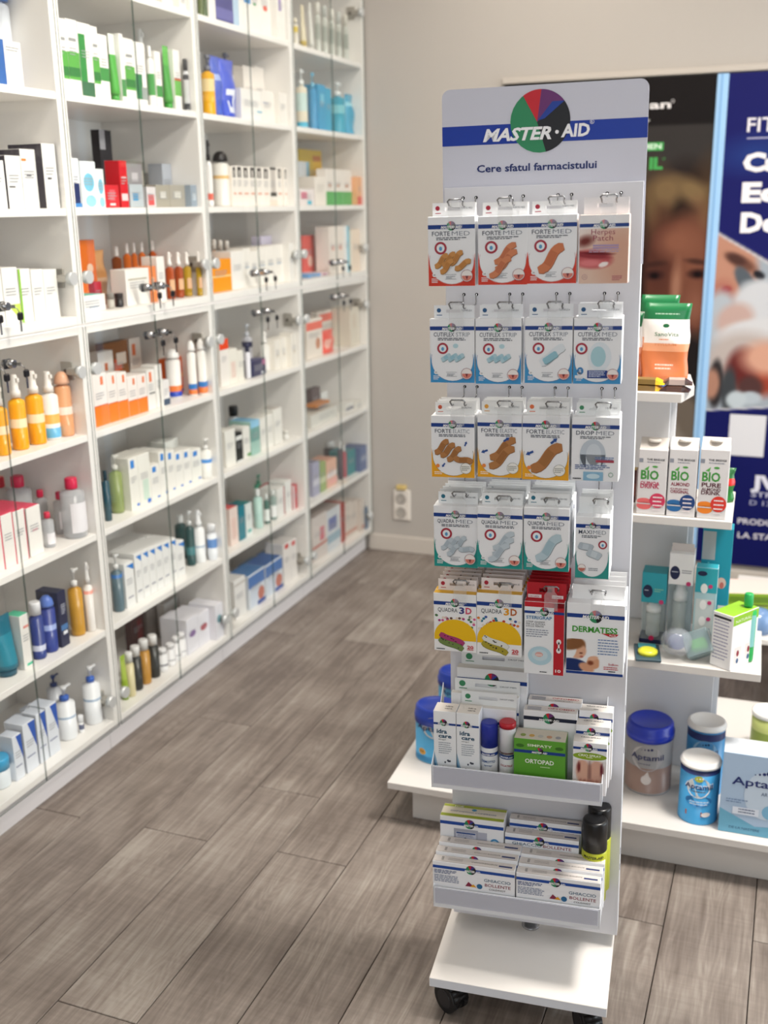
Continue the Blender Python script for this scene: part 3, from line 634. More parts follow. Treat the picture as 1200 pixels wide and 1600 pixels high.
stock(1, 'C', [('c', 126, 164, 461, 'f0eeea', '48c8b8', [(.25, .3, '3a6a90', .3, .7)], 'white carton with turquoise lid', {'d': .08}), ('jar', 165, 178, 458, 'b8b2a8', '8a8680', [], 'small grey jar'), ('jar', 178, 192, 458, '1c1c20', '1c1c20', [], 'small black jar'),
    ('c', 195, 232, 420, W_, None, [(.7, .74, 'b0a890', .1, .9)], 'wide white carton', {'d': .05}), ('c', 231, 243, 416, 'f08a50', 'f09a60', [(.3, .7, 'f6b890', .3, .7)], 'narrow orange carton'), ('c', 244, 256, 401, W_, None, [], 'tall white carton beside amber bottles'),
    AM(256, 270, 394, 'a8481c', 'reddish amber oil spray'), AM(270, 284, 394, 'a0441a', 'second reddish amber oil spray'), AM(284, 297, 394, 'b08a20', 'golden oil spray'), AM(297, 311, 393, 'b49020', 'golden oil spray by the hinge'),
    ('c', 122, 147, 375, 'ee7418', 'd86010', [(.5, .65, 'of8d0b0', .4, .8), (.2, .5, '=f8b888', .3, .8)], 'tall orange carton at back', {'sb': .13, 'd': .05}), ('pouch', 149, 172, 391, 'd8a068', 'd8a068', [(.2, .5, 'e8c8a8')], 'tan sachet at back', {'sb': .13}),
    ('cap', 172, 188, 385, '8a4418', 'f3ece6', [], 'brown bottle with white cap at back', {'sb': .17}), ('cap', 190, 203, 380, 'e07028', 'f3ece6', [], 'orange bottle with white cap', {'sb': .17}), ('cap', 203, 213, 379, 'e07028', 'f3ece6', [], 'second orange white-capped bottle', {'sb': .17}), ('cap', 214, 226, 378, 'e07028', 'f3ece6', [], 'third orange white-capped bottle', {'sb': .17}), ('cap', 230, 243, 376, 'c85a20', 'f3ece6', [], 'dark orange white-capped bottle', {'sb': .17}),
    ('c', 147, 158, 440, 'c02a3c', None, [], 'small crimson box', {'sb': .09 + .02, 'd': .02, 'up': 0}), ('jar', 172, 194, 437, 'e6e6e6', 'f0f0ee', [], 'white lidded cup', {'sb': .11, 'd': .03})])
OR = [(.0, .38, 'f08026'), (.38, .40, 'e0704a'), (.78, .94, 'f0804a', .55, .75)]
stock(1, 'D', series('c', [143, 165, 181, 197], [584, 583, 582], 'f4ece6', None, OR, 'white carton with orange base', {'d': .06}) + series('c', [198, 213, 228], [588, 585], 'f4ece6', None, OR, 'short white and orange carton', {'d': .06}) +
    [('c', 228, 241, 578, W_, None, [(.7, .95, 'f08050', .3, .6), (.4, .43, '333333', .2, .9)], 'white carton with black line'), ('c', 241, 252, 570, W_, None, [(.45, .5, 'b8b0a8', .3, .6)], 'plain slim white carton'), ('c', 252, 264, 594, 'ece8e6', None, [(.0, .25, '4a5a70')], 'short white carton with dark lines'),
     ('dome', 256, 280, 545, 'f0ece8', 'f4f0ec', [(.0, .14, '2347b8'), (.14, .26, 'f08040')], 'white aerosol with blue base', {'sb': .06}), ('c', 274, 298, 556, 'f06a28', 'f0884a', [(.05, .12, '3a6ab8'), (.45, .55, 'f8b070')], 'bright orange carton with blue foot', {'sb': .10, 'd': .05}),
     ('dome', 298, 312, 530, 'f4f0ea', 'f6f2ee', [(.12, .22, '2f78c0'), (.0, .12, 'f08038')], 'slim white bottle with blue and orange foot'), ('dome', 313, 328, 527, 'f4f0ea', 'f6f2ee', [(.14, .24, '2f78c0'), (.02, .14, 'f08038')], 'slim white bottle by the divider'),
     ('c', 152, 176, 549, 'eee6de', None, [(.6, .8, 'c86a3a', .4, .6)], 'white carton behind the orange based ones', {'sb': .16, 'd': .05}), ('c', 160, 199, 534, '8a5a34', '6a4428', [(.5, .7, 'e0603a', .4, .7), (.6, .8, 'efe0d0', .5, .9)], 'brown cardboard box at the back', {'sb': .23, 'd': .06}),
     ('c', 201, 219, 528, 'e8e0d6', None, [(.7, .9, 'e0703a', .2, .5)], 'white carton at the back', {'sb': .23, 'd': .05})])
BL = [(.80, .95, '3a88d8', .2, .6), (.05, .1, '3a78d0', .6, .9)]
stock(1, 'E', [('cap', 157, 169, 735, '1f4a58', '18353f', [], 'dark teal bottle by the divider'), ('pump', 168, 189, 710, '8c9a5c', 'e8e6dc', [], 'olive green bottle with white pump', {'sb': .05})] +
    [('c', 190, 213, 717, 'f2efe6', None, BL, 'wide white carton with blue marks'), ('c', 213, 234, 709, 'f2efe6', None, [(.1, .5, 'd4e6d6', .3, .8), (.02, .1, '2f72d0', .6, .9)], 'white carton with pale green print')] +
    series('c', [234, 250, 262, 274, 287, 300], [726, 704, 703, 705, 702], 'f2efe8', None, BL, 'white carton with small blue mark', {'rows': 2}) + [('c', 300, 316, 701, 'f0eee6', None, BL, 'white carton before the pump bottle'), ('pump', 317, 335, 683, 'f2f0ea', 'f4f2ee', [(.4, .5, '4a90d8')], 'white pump bottle at shelf end')] +
    series('c', [262, 278, 294, 310], [686, 684, 685], 'e2e2dc', None, [], 'pale carton in the back row', {'sb': .2, 'd': .05}))
LR = [(.80, .94, '/2f80d0', .2, 1), (.2, .24, 'b0b0b8', .2, .8)]
stock(1, 'F', [('pump', 170, 188, 866, '58707a', 'f0f0ee', [(.6, .8, '2a6fb8')], 'clear blue-grey bottle with white pump'), ('c', 188, 208, 880, 'f2f1ee', None, LR, 'white carton with blue corner in front', {'d': .1})] +
    series('c', lsp(209, 274, 6), [864, 859, 855, 850, 846, 842], 'f2f1ee', None, LR, 'slim white carton with blue corner', {'rows': 2, 'd': .08}) +
    [('c', 274, 287, 846, 'f2f1ee', None, LR, 'white blue-cornered carton by green bottles', {'d': .05}), ('cap', 271, 290, 804, '16484a', 'eef0ee', [(.2, .35, '3a7a80')], 'dark green bottle with white cap', {'sb': .11}), ('pump', 289, 304, 797, '16484a', 'eef0ee', [(.2, .35, '3a7a80')], 'dark green bottle with white pump', {'sb': .05}),
     ('spray', 306, 325, 793, 'f2f2f2', 'f4f4f4', [(.3, .34, 'b0c0d0')], 'tall white bottle beside blue one', {'sb': .05}), ('roll', 325, 344, 815, 'f0f2f6', 'f2f2f4', [(.35, .6, '5a8ac8')], 'white bottle with blue label')])
stock(1, 'G', [('tube', 184, 197, 1024, '9ab82e', '90b028', [(.5, .8, 'b0c850')], 'lime green tube by the hinge'), ('roll', 191, 207, 1019, 'ddd0a4', 'f1efec', [], 'beige bottle with white cap', {'sb': .03}), ('roll', 201, 219, 1009, '242826', 'f1efec', [], 'black bottle with white cap'), ('roll', 214, 232, 999, 'c08a34', 'f1efec', [], 'amber tube bottle with white cap'),
    ('roll', 228, 246, 992, '222624', 'f1efec', [], 'second black bottle with white cap'), ('roll', 244, 261, 1013, 'f0eeee', 'f2f0f0', [(.25, .35, '8a8a90')], 'short white bottle'), ('roll', 257, 273, 1005, 'f0eeee', 'f2f0f0', [(.25, .3, '8a8a90')], 'second short white bottle'), ('roll', 269, 284, 993, 'f0eeee', 'f2f0f0', [(.25, .3, '8a8a90')], 'third white bottle'), ('roll', 280, 294, 985, 'f0eeee', 'f2f0f0', [(.25, .3, '9a9aa0')], 'taller white bottle'),
    ('c', 294, 313, 962, 'eceaf0', None, [(.45, .62, 'o8a5aa8', .2, .8)], 'white carton with purple drop', {'d': .1}), ('c', 313, 331, 953, 'eceaf0', None, [(.45, .65, 'oc83448', .2, .8)], 'white carton with red drop', {'d': .1}), ('c', 331, 350, 944, 'eceaf0', None, [(.45, .68, 'o3aa0b0', .2, .8)], 'white carton with teal drop', {'d': .1}),
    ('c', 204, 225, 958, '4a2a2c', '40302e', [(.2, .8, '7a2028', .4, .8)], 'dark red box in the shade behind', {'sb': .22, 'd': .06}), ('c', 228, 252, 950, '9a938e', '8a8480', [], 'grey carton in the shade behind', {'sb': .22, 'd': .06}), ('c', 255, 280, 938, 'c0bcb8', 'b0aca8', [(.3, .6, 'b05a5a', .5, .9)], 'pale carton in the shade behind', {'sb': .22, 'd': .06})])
# --- third cabinet
stock(2, 'Z', [('roll', 305, 315, -40, '5a6a38', '50602e', [], 'dark green bottle'), ('roll', 315, 325, -40, '405a2c', '384e26', [], 'second dark green bottle'), ('c', 326, 338, -40, W_, None, [], 'white carton'), ('c', 339, 366, -45, '4a4a88', None, [(.1, .3, '6a6aa8')], 'indigo carton'), ('c', 367, 376, -40, 'b8d0e4', None, [], 'pale blue carton'),
    ('c', 377, 385, -40, W_, None, [], 'slim white carton'), ('c', 386, 396, -38, W_, None, [(.5, .75, '2a88c8')], 'white carton with blue block'), ('c', 396, 410, -34, W_, None, [(.5, .55, '50a060', .3, .6)], 'white carton with green dot'), ('c', 410, 427, -30, W_, None, [(.45, .55, 'oe0604a', .3, .7)], 'white carton with red dot'), ('c', 427, 446, -28, W_, None, [(.5, .8, '9a80c0', .2, .5)], 'white carton with violet bar')])
stock(2, 'A', [('pump', 311, 333, 85, 'f0b020', '6a6e7a', [(.4, .6, 'f0d8a0')], 'yellow bottle with grey pump'), ('pouch', 330, 351, 86, '4a64c8', '4a64c8', [(.6, .65, 'a8b8e8')], 'blue refill pouch'), ('pouch', 350, 373, 92, '4a60d0', '4a60d0', [(.15, .5, 'e8ecf6', .3, .75), (.22, .43, '3a55c8', .4, .65)], 'blue pouch with white ring'),
    ('pump', 376, 400, 92, 'ecebe8', '4a5068', [(.3, .5, 'dcdcd8')], 'white bottle with dark pump', {'sb': .09}), ('c', 376, 408, 140, 'f0ede8', None, [(.3, .36, '7ab8d0', .75, 1)], 'white carton in front of the pump bottle', {'d': .03}), ('c', 409, 428, 142, 'f0ebe4', None, [(.6, .64, '9aa0c0', .1, .5)], 'large white carton', {'d': .06}), ('c', 428, 447, 145, 'f0ebe4', None, [], 'large plain white carton', {'d': .06}),
    ('c', 401, 415, 112, 'b8b0a8', 'a8a098', [], 'grey carton at the back', {'sb': .14, 'd': .04}), ('c', 415, 431, 112, 'efe8e0', None, [(.2, .25, '5a80c8')], 'white carton with blue line at the back', {'sb': .14, 'd': .04}), ('c', 432, 446, 113, 'efe8e0', None, [(.25, .3, '5a80c8')], 'second white blue-lined carton behind', {'sb': .14, 'd': .04})])
BK = [(.72, .97, '1e1a1a', .2, .8), (.74, .9, 'e8e0d8', .4, .6), (.3, .34, 'e8a080', .2, .8)]
stock(2, 'B', [('spray', 318, 329, 219, 'f0eeec', '1e1e20', [(.1, .2, 'e07060')], 'slim white spray with black nozzle'), ('dome', 330, 356, 236, 'f2eee6', '1e1a1c', [(.5, .56, 'e8c080')], 'white shampoo bottle with black cap')] +
    series('c', lsp(357, 420, 6), [259, 259, 260, 260, 261, 262], 'f4ede4', None, BK, 'white carton with black bottle picture', {'d': .05}) + [('c', 420, 432, 261, 'f2ebe2', None, [(.0, .15, 'e8d8c8'), (.35, .95, 'c8c0b8', .2, .8), (.25, .35, '1c1a1a', .1, .9), (.93, .99, '1c1a1a', .1, .9)], 'white carton showing an upturned bottle', {'d': .05})] + series('c', [432, 440, 447], [262, 263], 'f4ede4', None, BK, 'narrow white carton with black bottle picture', {'d': .05}))
stock(2, 'C', [('c', 330, 361, 405, 'f59a1c', 'f0a030', [(.45, .5, 'fbd890')], 'bright orange ampoule carton', {'d': .06}), ('c', 364, 383, 392, W_, None, [], 'white carton beside the orange one')] + series('c', [384, 395, 407, 420, 433, 446], [388, 392, 386, 384, 382], 'f3eee6', None, [(.5, .54, 'b8c8d8', .2, .8)], 'slim white carton', {'d': .06, 'rows': 2}) + [('c', 447, 458, 380, W_, None, [], 'white carton by the divider')] +
    [('roll', 329 + i*10, 338 + i*10, 374 + i, 'f0941c', 'f6ece0', [], ['orange ampoule bottle at the back', 'middle orange ampoule bottle at the back', 'orange ampoule bottle at the back right'][i], {'sb': .14}) for i in range(3)] + [('c', 418, 434, 368, 'cfc8dc', None, [(.3, .6, 'a898c8')], 'lilac carton at the back', {'sb': .15, 'd': .04}), ('pump', 385, 402, 376, 'f0f0ee', 'e8eaf0', [], 'white pump bottle at the back', {'sb': .15})])
stock(2, 'D', [('c', 342, 356, 530, 'f2ebe4', None, [(.78, 1, 'ea4a20')], 'white carton with red top'), ('c', 357, 370, 545, 'f0ebe0', None, [(.1, .6, '=e8a090', .2, .8)], 'cream carton with red lines'), ('c', 370, 380, 548, 'f0ebe0', None, [], 'cream carton'), ('roll', 381, 390, 538, 'eceaf0', '2e3050', [], 'white bottle with navy cap'), ('c', 391, 415, 562, '34345a', '50507a', [(.6, .95, 'e080b0', .75, .95), (.1, .2, 'f0f0f4', .65, .85)], 'navy carton with pink mark', {'d': .04}),
    ('pump', 376, 393, 506, 'eceaf0', 'e8eaf0', [(.5, .62, '3a3c60')], 'white pump bottle with navy band', {'sb': .12}), ('spray', 414, 429, 516, 'f0ece6', 'f2eee8', [], 'tall white bottle', {'sb': .05})] + series('c', [429, 442, 455, 468], [530, 526, 520], 'f2ece2', None, [(.4, .5, 'c8b8a0', .4, .6)], 'plain white carton near the divider', {'d': .05}))
stock(2, 'E', [('c', 351, 367, 672, 'efece4', None, [], 'white carton'), ('c', 368, 378, 676, '1e2020', None, [(.75, .9, 'e8e8e4'), (.0, .06, 'e8e8e4')], 'black and white carton'), ('c', 379, 390, 667, 'efece4', None, [(.05, .15, '5a9a50', .5, 1)], 'white carton with green foot'), ('c', 391, 405, 657, 'a8ccc0', '8fc8e8', [(.8, 1, '9ad0ee'), (.4, .8, '7aa8a0')], 'pale teal carton with sky-blue top'),
    ('roll', 355, 373, 634, 'b8babc', '121214', [], 'silver bottle with black cap', {'sb': .12})] + series('c', [406, 416, 426], [653, 648], 'efece4', None, [], 'slim white carton', {'d': .06}) + [('c', 427, 440, 638, 'efece4', 'cfc8c0', [], 'tall white carton', {'d': .06}), ('jar', 441, 451, 672, 'e8e6e0', 'e2e0d8', [], 'little white jar')])
stock(2, 'F', [('c', 358, 371, 793, 'f0dcd2', 'd86060', [(.1, .7, '=e0a090', .2, .8)], 'peach and white carton'), ('c', 372, 382, 790, '1f7f90', '1a6a7a', [], 'teal carton'), ('c', 383, 393, 786, 'e6ece8', '2a8080', [(.1, .2, '5ab0a8', .2, .8)], 'white carton with teal lid'), ('cap', 394, 409, 764, 'b8d8ce', 'eceeea', [], 'pale green clear bottle'), ('cap', 411, 420, 772, '3a6a60', 'e8ece8', [(.1, .5, 'e8ece8')], 'dark green bottle with white label'),
    ('cap', 421, 431, 766, '8aa09a', 'e8ece8', [(.1, .5, 'eceeec')], 'grey-green bottle with white label'), ('c', 433, 444, 762, 'ecebe6', None, [(0, 1, 'b8303c', .88, 1)], 'white carton with red edge'), ('c', 445, 455, 751, 'ecebe6', None, [], 'white carton beside red one'), ('c', 456, 464, 758, 'c02a3c', 'b02838', [(0, 1, 'e8dedc', 0, .4)], 'red carton'), ('pump', 396, 410, 742, '50b090', '60b898', [], 'green pump bottle at the back', {'sb': .16}), ('c', 434, 452, 750, 'b03040', 'b82c3e', [], 'crimson topped carton at the back', {'sb': .12, 'd': .04})])
ND = [(.6, .95, '4a78b8'), (.05, .55, 'd8e0ec', .1, .6), (.1, .5, 'oc87a68', .55, .95), (.0, .12, '3a5aa0', .5, 1)]
stock(2, 'G', [('c', 365, 383, 904, 'efece8', None, [(.85, .9, 'c8c0b8')], 'white carton near the corner hinge', {'d': .08}), ('c', 387, 413, 893, 'dfe4ea', '4a80b8', ND, 'white pack with blue lid'), ('c', 414, 441, 876, 'dfe4ea', '3a68a8', ND, 'second white pack with blue lid'), ('c', 442, 453, 848, 'efe9e4', None, [(.85, .97, 'od83030', .2, .8)], 'white carton with red dot'), ('c', 453, 463, 843, 'efe9e4', None, [(.85, .97, 'od83030', .2, .8)], 'second white carton with red dot'),
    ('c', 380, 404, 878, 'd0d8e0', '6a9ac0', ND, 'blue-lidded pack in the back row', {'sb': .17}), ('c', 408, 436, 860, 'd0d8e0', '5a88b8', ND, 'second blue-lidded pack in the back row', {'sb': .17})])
# --- fourth cabinet
CT = lambda a, b, y, c='d8d6c8', t='e0dcd0', d='clear vial bottle with silver foil', sb=.05: ('roll', a, b, y, c, t, [(.3, .6, 'a8b0a4')], d, {'sb': sb})
stock(3, 'Z', [('cap', 457, 465, 28, 'ece6d8', 'f0e8d0', [(.5, .7, 'e8d060')], 'small white bottle with yellow band')] + [('tube', 466, 478, 8, 'e0d6b8', 'c8b050', [(.0, .3, 'd0b860')], 'cream and gold tube'), ('tube', 479, 489, 4, 'dcdcd4', 'd8d8d0', [], 'silvery tube')] +
    [('roll', 490 + i*11, 500 + i*11, 4 + i*5, 'd4d8d0', ['e6e4da', 'c4c8c2', 'e6e4da', 'c4c8c2', 'd8d4c8'][i], [(.3, .6, 'b0b8b0')], ['glassy vial bottle', 'second glassy vial bottle', 'third glassy vial bottle', 'fourth glassy vial bottle', 'last glassy vial bottle'][i], {'sb': .05}) for i in range(5)])
stock(3, 'A', [('pump', 460, 479, 108, 'eee6d2', 'eef2f0', [(.0, .12, '4ab8d8'), (.3, .6, 'd0e8e4')], 'cream bottle with clear pump'), ('pump', 480, 494, 113, '3f98c8', '70c0e0', [], 'blue pump bottle'), ('c', 494, 508, 132, '38a0cc', '48b0d8', [(.6, .8, '7ac8e0', .3, .8)], 'sky-blue carton'), ('c', 508, 517, 138, '3aaad0', '48b0d8', [], 'slim sky-blue carton'),
    ('pump', 516, 541, 129, '36a8c4', 'eef2f0', [(.4, .56, '88d4e0')], 'turquoise refill with white pump'), ('pouch', 541, 558, 146, '38a4c8', '38a4c8', [(.7, .75, '98d8e8')], 'turquoise pouch by the wall')])
stock(3, 'B', [('c', 468, 491, 295, 'ece2e0', None, [(.4, .8, 'e06a88', .1, .5), (.05, .3, '48b8d0', .5, .8)], 'white carton with pink and cyan print', {'d': .03}), ('c', 494, 511, 276, 'f0e8de', None, [(.4, .7, '=c0b8b0', .2, .8)], 'cream carton')] + series('c', [512, 525, 538, 552], [264, 265, 266], 'f0e8e0', None, [(.0, .38, '4fae5c'), (.5, .58, 'oe0905a', .3, .6)], 'white carton with green base', {'d': .04}) +
    [('c', 553, 564, 276, 'f0b080', 'e8a060', [(.0, .3, 'e05a4a')], 'orange and red carton'), ('c', 466, 502, 234, 'd8b83a', 'c8a838', [(.0, .8, 'e8b828', .6, 1), (.8, .9, 'c87838', .6, .95)], 'yellow carton at the back', {'sb': .17, 'd': .05}), ('c', 468, 487, 252, 'd8dce0', None, [(0, 1, '78b8d8', .8, 1)], 'white and blue carton at the back', {'sb': .11, 'd': .03})])
stock(3, 'C', [('c', 482, 501, 428, '6aa8e0', '80b8e8', [], 'low sky-blue box'), ('c', 502, 513, 430, 'f0d8dc', None, [(.3, .7, 'd85a90', .3, .7)], 'low white box with pink dot')] + series('c', [514, 525, 537], [354, 353], 'f2e8de', None, [(.5, .6, 'e8b0a0', .3, .7)], 'tall cream carton', {'d': .06}) + [('c', 537, 545, 353, 'eef0f0', None, [(0, 1, '70c8e0', .6, 1)], 'tall white carton with cyan edge', {'d': .06}), ('c', 546, 562, 358, 'f0dcc8', None, [], 'beige carton by the wall', {'d': .06}), ('c', 472, 491, 368, 'e86058', 'f07068', [(.2, .5, 'of4c8b8', .4, .8)], 'coral red carton at the back', {'sb': .12, 'd': .05})])
stock(3, 'D', [('c', 478, 503, 498, 'ece2d6', None, [(.72, .92, 'f0705e'), (.2, .5, 'ocf9070', .55, .85)], 'cream carton with red title bar', {'d': .05}), ('pouch', 505, 528, 516, 'f2584a', 'f2584a', [(.2, .6, 'f8b8a8', .3, .65)], 'red pouch with pale ring'), ('c', 510, 547, 482, 'e6dcd0', 'd8cec2', [(.72, .92, 'f0705e', .1, .85), (.2, .6, 'oc09080', .7, .85)], 'wide cream carton with red title', {'sb': .10, 'd': .05}), ('c', 547, 561, 480, 'ddd4c4', None, [(.4, .8, '=c8a890', .3, .6)], 'beige carton near the wall')])
stock(3, 'E', [('c', 486, 527, 641, 'd8d6ce', 'ccc8be', [(.2, .7, '=a8a8a8', .3, .9)], 'wide pale flat box', {'d': .10}), ('c', 541, 552, 630, 'e4e2dc', 'f0eeea', [(.2, .5, '3a4068')], 'small white box with navy line', {'d': .04}), ('c', 553, 567, 628, 'e0dcd4', 'e8e4dc', [], 'small flat cream box', {'d': .05}),
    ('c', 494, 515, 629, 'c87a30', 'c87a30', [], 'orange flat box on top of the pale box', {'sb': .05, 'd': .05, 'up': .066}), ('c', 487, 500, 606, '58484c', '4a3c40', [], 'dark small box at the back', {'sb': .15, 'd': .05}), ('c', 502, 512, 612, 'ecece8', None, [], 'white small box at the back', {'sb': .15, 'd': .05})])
stock(3, 'F', [('c', 488, 499, 722, 'a8a8c0', '8f90a8', [(.3, .5, 'd0d0dc')], 'lavender carton'), ('c', 500, 509, 722, '9ab070', 'a8b878', [(.3, .5, 'd0d8b0')], 'sage green carton'), ('c', 510, 526, 718, 'e8b8a0', 'e8b098', [(.35, .55, 'eee0dc'), (.1, .3, 'f0b0a8', .2, 1)], 'peach carton'), ('cap', 527, 535, 690, '4a3a4c', 'e4e2e0', [], 'plum bottle with white cap'), ('cap', 536, 544, 694, 'a84a58', 'e4e2e0', [], 'dusty red bottle with white cap'), ('c', 545, 558, 702, '35888c', '307a84', [], 'teal carton'), ('c', 560, 575, 697, '5a6c98', '4a5c88', [(.4, .6, '8a98b8')], 'slate blue carton'),
    ('roll', 505, 524, 688, '3a343c', 'dedcd8', [], 'dark bottle with white cap at the back', {'sb': .13})])
stock(3, 'G', [('c', 494, 517, 800, 'dcd2cc', 'b8aca6', [(.4, .7, 'd87080', .5, .8), (.3, .35, 'c86050')], 'big pale carton with pink print', {'d': .15}), ('c', 517, 538, 789, 'd6dade', 'b8aca6', [(.5, .8, '6a78b0', .1, .7), (.2, .4, '9ab8c8')], 'big carton with blue print', {'d': .15}), ('c', 539, 546, 781, 'b83c38', 'b84840', [], 'narrow red edged carton', {'d': .15})] + series('c', [547, 556, 565, 573], [780, 778, 779], 'd8ccc2', None, [(.1, .2, 'c89080')], 'cream carton in a row', {'d': .12}) + [('c', 574, 580, 790, '4a6a88', '405a78', [], 'steel blue carton by the wall', {'d': .1})])
# ---------------------------------------------------------------- revolving plaster stand on castors
ANG = math.radians(5.7); TILT = 0.016
MB0 = Matrix.Translation((-0.400, 1.822, 0)) @ Matrix.Rotation(ANG, 4, 'Z')
MS = Matrix.Translation((0.011, 0, 0)) @ MB0 @ Matrix(((1, 0, -TILT, 0), (0, 1, 0, 0), (TILT, 0, 1, 0), (0, 0, 0, 1)))
MSI = MS.inverted()
def at_stand(px, py, y):
    o = MSI @ CAMP; d = (MSI.to_3x3() @ ray(px, py)); t = (y - o.y) / d.y; p = o + d * t; return p.x, p.z
def MSd(x, y, z, rz=0.0): return MS @ Matrix.Translation((x, y, z)) @ Matrix.Rotation(rz, 4, 'Z')
PAN = mat('d8d8dd', 0.32, 0, 0.45); BASEW = mat('e9e4de', 0.3, 0, 0.45); NAVY = card('143a86'); DK = card('2a2c34')
stand = empty('display_stand', MB0)
tag(stand, 'white revolving display stand with a blue banded header, on black castors', 'display stand')
UP = MB0.inverted() @ MS
def up(o): o.matrix_basis = UP; return o
b = MB(); b.box(-.166, .166, -.2, .2, .070, .090, BASEW, .001, front=mat('dfe3ea', 0.35)); b.build('base_plate', stand)
b = MB(); b.cyl((0, 0, .090), (0, 0, .30), .0125, mat('c9c9cc', .2, .8), 18); b.cyl((0, 0, .0902), (0, 0, .094), .018, mat('b8b8bb', .25, .8), 20); b.build('pole', stand)
for cx in (-.13, .13):
    for cy in (-.165, .165):
        b = MB(); bl = mat('121214', .35); th = .9 if cx < 0 else .5; M3 = Matrix.Rotation(th, 3, 'Z')
        b.cyl((0, 0, .058), (0, 0, .0695), .013, bl, 14)
        R_, zc = .029, .0295; b.cyl((-.008, 0, zc), (.008, 0, zc), R_*.96, bl, 24)
        for i in range(7):   # hood over the upper half of the wheels
            a0, a1 = math.radians(10 + 160*i/7), math.radians(10 + 160*(i+1)/7); r0, r1 = R_ + .0012, R_ + .004
            P = [(r0, a0), (r1, a0), (r1, a1), (r0, a1)]; b.add([(-.017, r*math.cos(t), zc + r*math.sin(t)) for r, t in P] + [(.017, r*math.cos(t), zc + r*math.sin(t)) for r, t in P], [(0,1,2,3), (7,6,5,4), (0,4,5,1), (1,5,6,2), (2,6,7,3), (3,7,4,0)], bl, True)
        b.v = [tuple(M3 @ Vector(v) + Vector((cx, cy, 0))) for v in b.v]; c = b.build('castor', stand)
        b = MB()
        for dx in (-.0185, .0085):
            b.cyl((dx, 0, zc), (dx + .010, 0, zc), R_, mat('1a1a1c', .5), 26); b.cyl((dx - .001, 0, zc), (dx + .011, 0, zc), .019, mat('26262a', .35), 20)
        b.v = [tuple(M3 @ Vector(v) + Vector((cx, cy, 0))) for v in b.v]; b.build('wheel', c)
# upright panels, side flanges, holes
HX = [-.120, -.041, .038, .117]; HZ = [1.513, 1.354, 1.195, 1.036, .877]; VP = -.025
b = MB(); b.box(-.163, .163, VP, VP + .0015, .115, 1.530, PAN, .0004); up(b.build('front_panel', stand))
b = MB(); b.box(-.163, .163, -VP - .0015, -VP, .115, 1.530, PAN, .0004); up(b.build('back_panel', stand))
for s, x in ((-1, -.163), (1, .1615)):
    b = MB(); b.box(x, x + .0015, VP + .002, -VP - .002, .115, 1.530, mat('e2e4e8', .35), .0003); f = up(b.build('side_flange', stand))
hb = MB()
for z in [.60, .515, .30, .265]: hb.box(.1632, .1636, VP + .006, VP + .010, z - .006, z + .006, mat('1d2c58', .5))
up(hb.build('tray_slot', stand))
hb = MB()
for z in HZ:
    for x in HX:
        for dx in (-.011, .011): hb.cyl((x + dx, VP - .0003, z), (x + dx, VP + .0002, z), .0028, mat('17171a', .9), 12)
up(hb.build('peg_hole', stand))
b = MB(); b.box(-.158, .158, -.012, .012, 1.531, 1.545, PAN); b.box(-.02, .02, -.02, .02, .112, .13, PAN); up(b.build('spine_cap', stand))
# header board
def logo(b, cx, cz, R, L, y=0.0, full=True):
    P = (cx - .10*R, cz - .02*R)
    b.ell(cx, cz, R, R, card('2f8a5c'), L, y, 28 if full else 14)
    n = 10 if full else 5
    b.ell(cx, cz, R, R, card('c8222e'), L + 1, y, n, 88, 125, P); b.ell(cx, cz, R, R, card('6a2f6e'), L + 1, y, n, 37, 88, P); b.ell(cx, cz, R, R, card('1b1b1f'), L + 1, y, n*2, -78, 37, P)
    if full: b.poly([(cx - .08*R, cz + .02*R), (cx + .15*R, cz + .08*R), (cx + .80*R, cz + .60*R), (cx + .40*R, cz + .60*R)], card('1f3f9a'), L + 2, y)
def brand(b, cx, cz, h, w, L, y=0.0, bold=.03):
    b.text('MASTER', cx - w/2, cz - h/2, h, card('f4f4f4'), w*.63, L, y, bold, .30); b.text('AID', cx + w*.20, cz - h/2, h, card('f4f4f4'), w*.30, L, y, bold, .12)
    b.ell(cx + w*.165, cz, h*.13, h*.13, card('f4f4f4'), L, y, 10)
b = MB(); hx0, hx1, hz0, hz1, R = -.166, .166, 1.40, 1.684, .014; pts = [(hx0, hz0), (hx1, hz0)]
for i in range(9): a = math.radians(90*i/8); pts.append((hx1 - R + R*math.cos(a), hz1 - R + R*math.sin(a)))
for i in range(9): a = math.radians(90 + 90*i/8); pts.append((hx0 + R + R*math.cos(a), hz1 - R + R*math.sin(a)))
y0, y1 = -.0215, -.0175; n = len(pts); HW = mat('cfd0dc', .4)
b.add([(p[0], y0, p[1]) for p in pts] + [(p[0], y1, p[1]) for p in pts], [tuple(range(n)), tuple(range(2*n - 1, n - 1, -1))] + [(i, n + i, n + (i+1) % n, (i+1) % n) for i in range(n)], HW)
b.rect(hx0, 1.596, hx1, 1.6265, card('1238a0'), 1, y0)
logo(b, -.004, 1.6285, .0485, 2, y0)
b.text('MASTER', -.0975, 1.601, .0195, card('f4f4f6'), .112, 6, y0, .035, .28); b.ell(.0235, 1.6108, .003, .003, card('f4f4f6'), 6, y0, 12)
b.text('AID', .0300, 1.603, .0195, card('f4f4f6'), .046, 6, y0, .035, .10)
b.ring(.0790, 1.6235, .0034, .0034, .0006, card('e8e8ee'), 6, y0); b.text('R', .0775, 1.6215, .0040, card('e8e8ee'), .003, 6, y0, .01)
b.text('Cere sfatul farmacistului', -.108, 1.553, .0118, card('1b2a66'), .196, 2, y0, .024, 0)
up(b.build('header_board', stand))
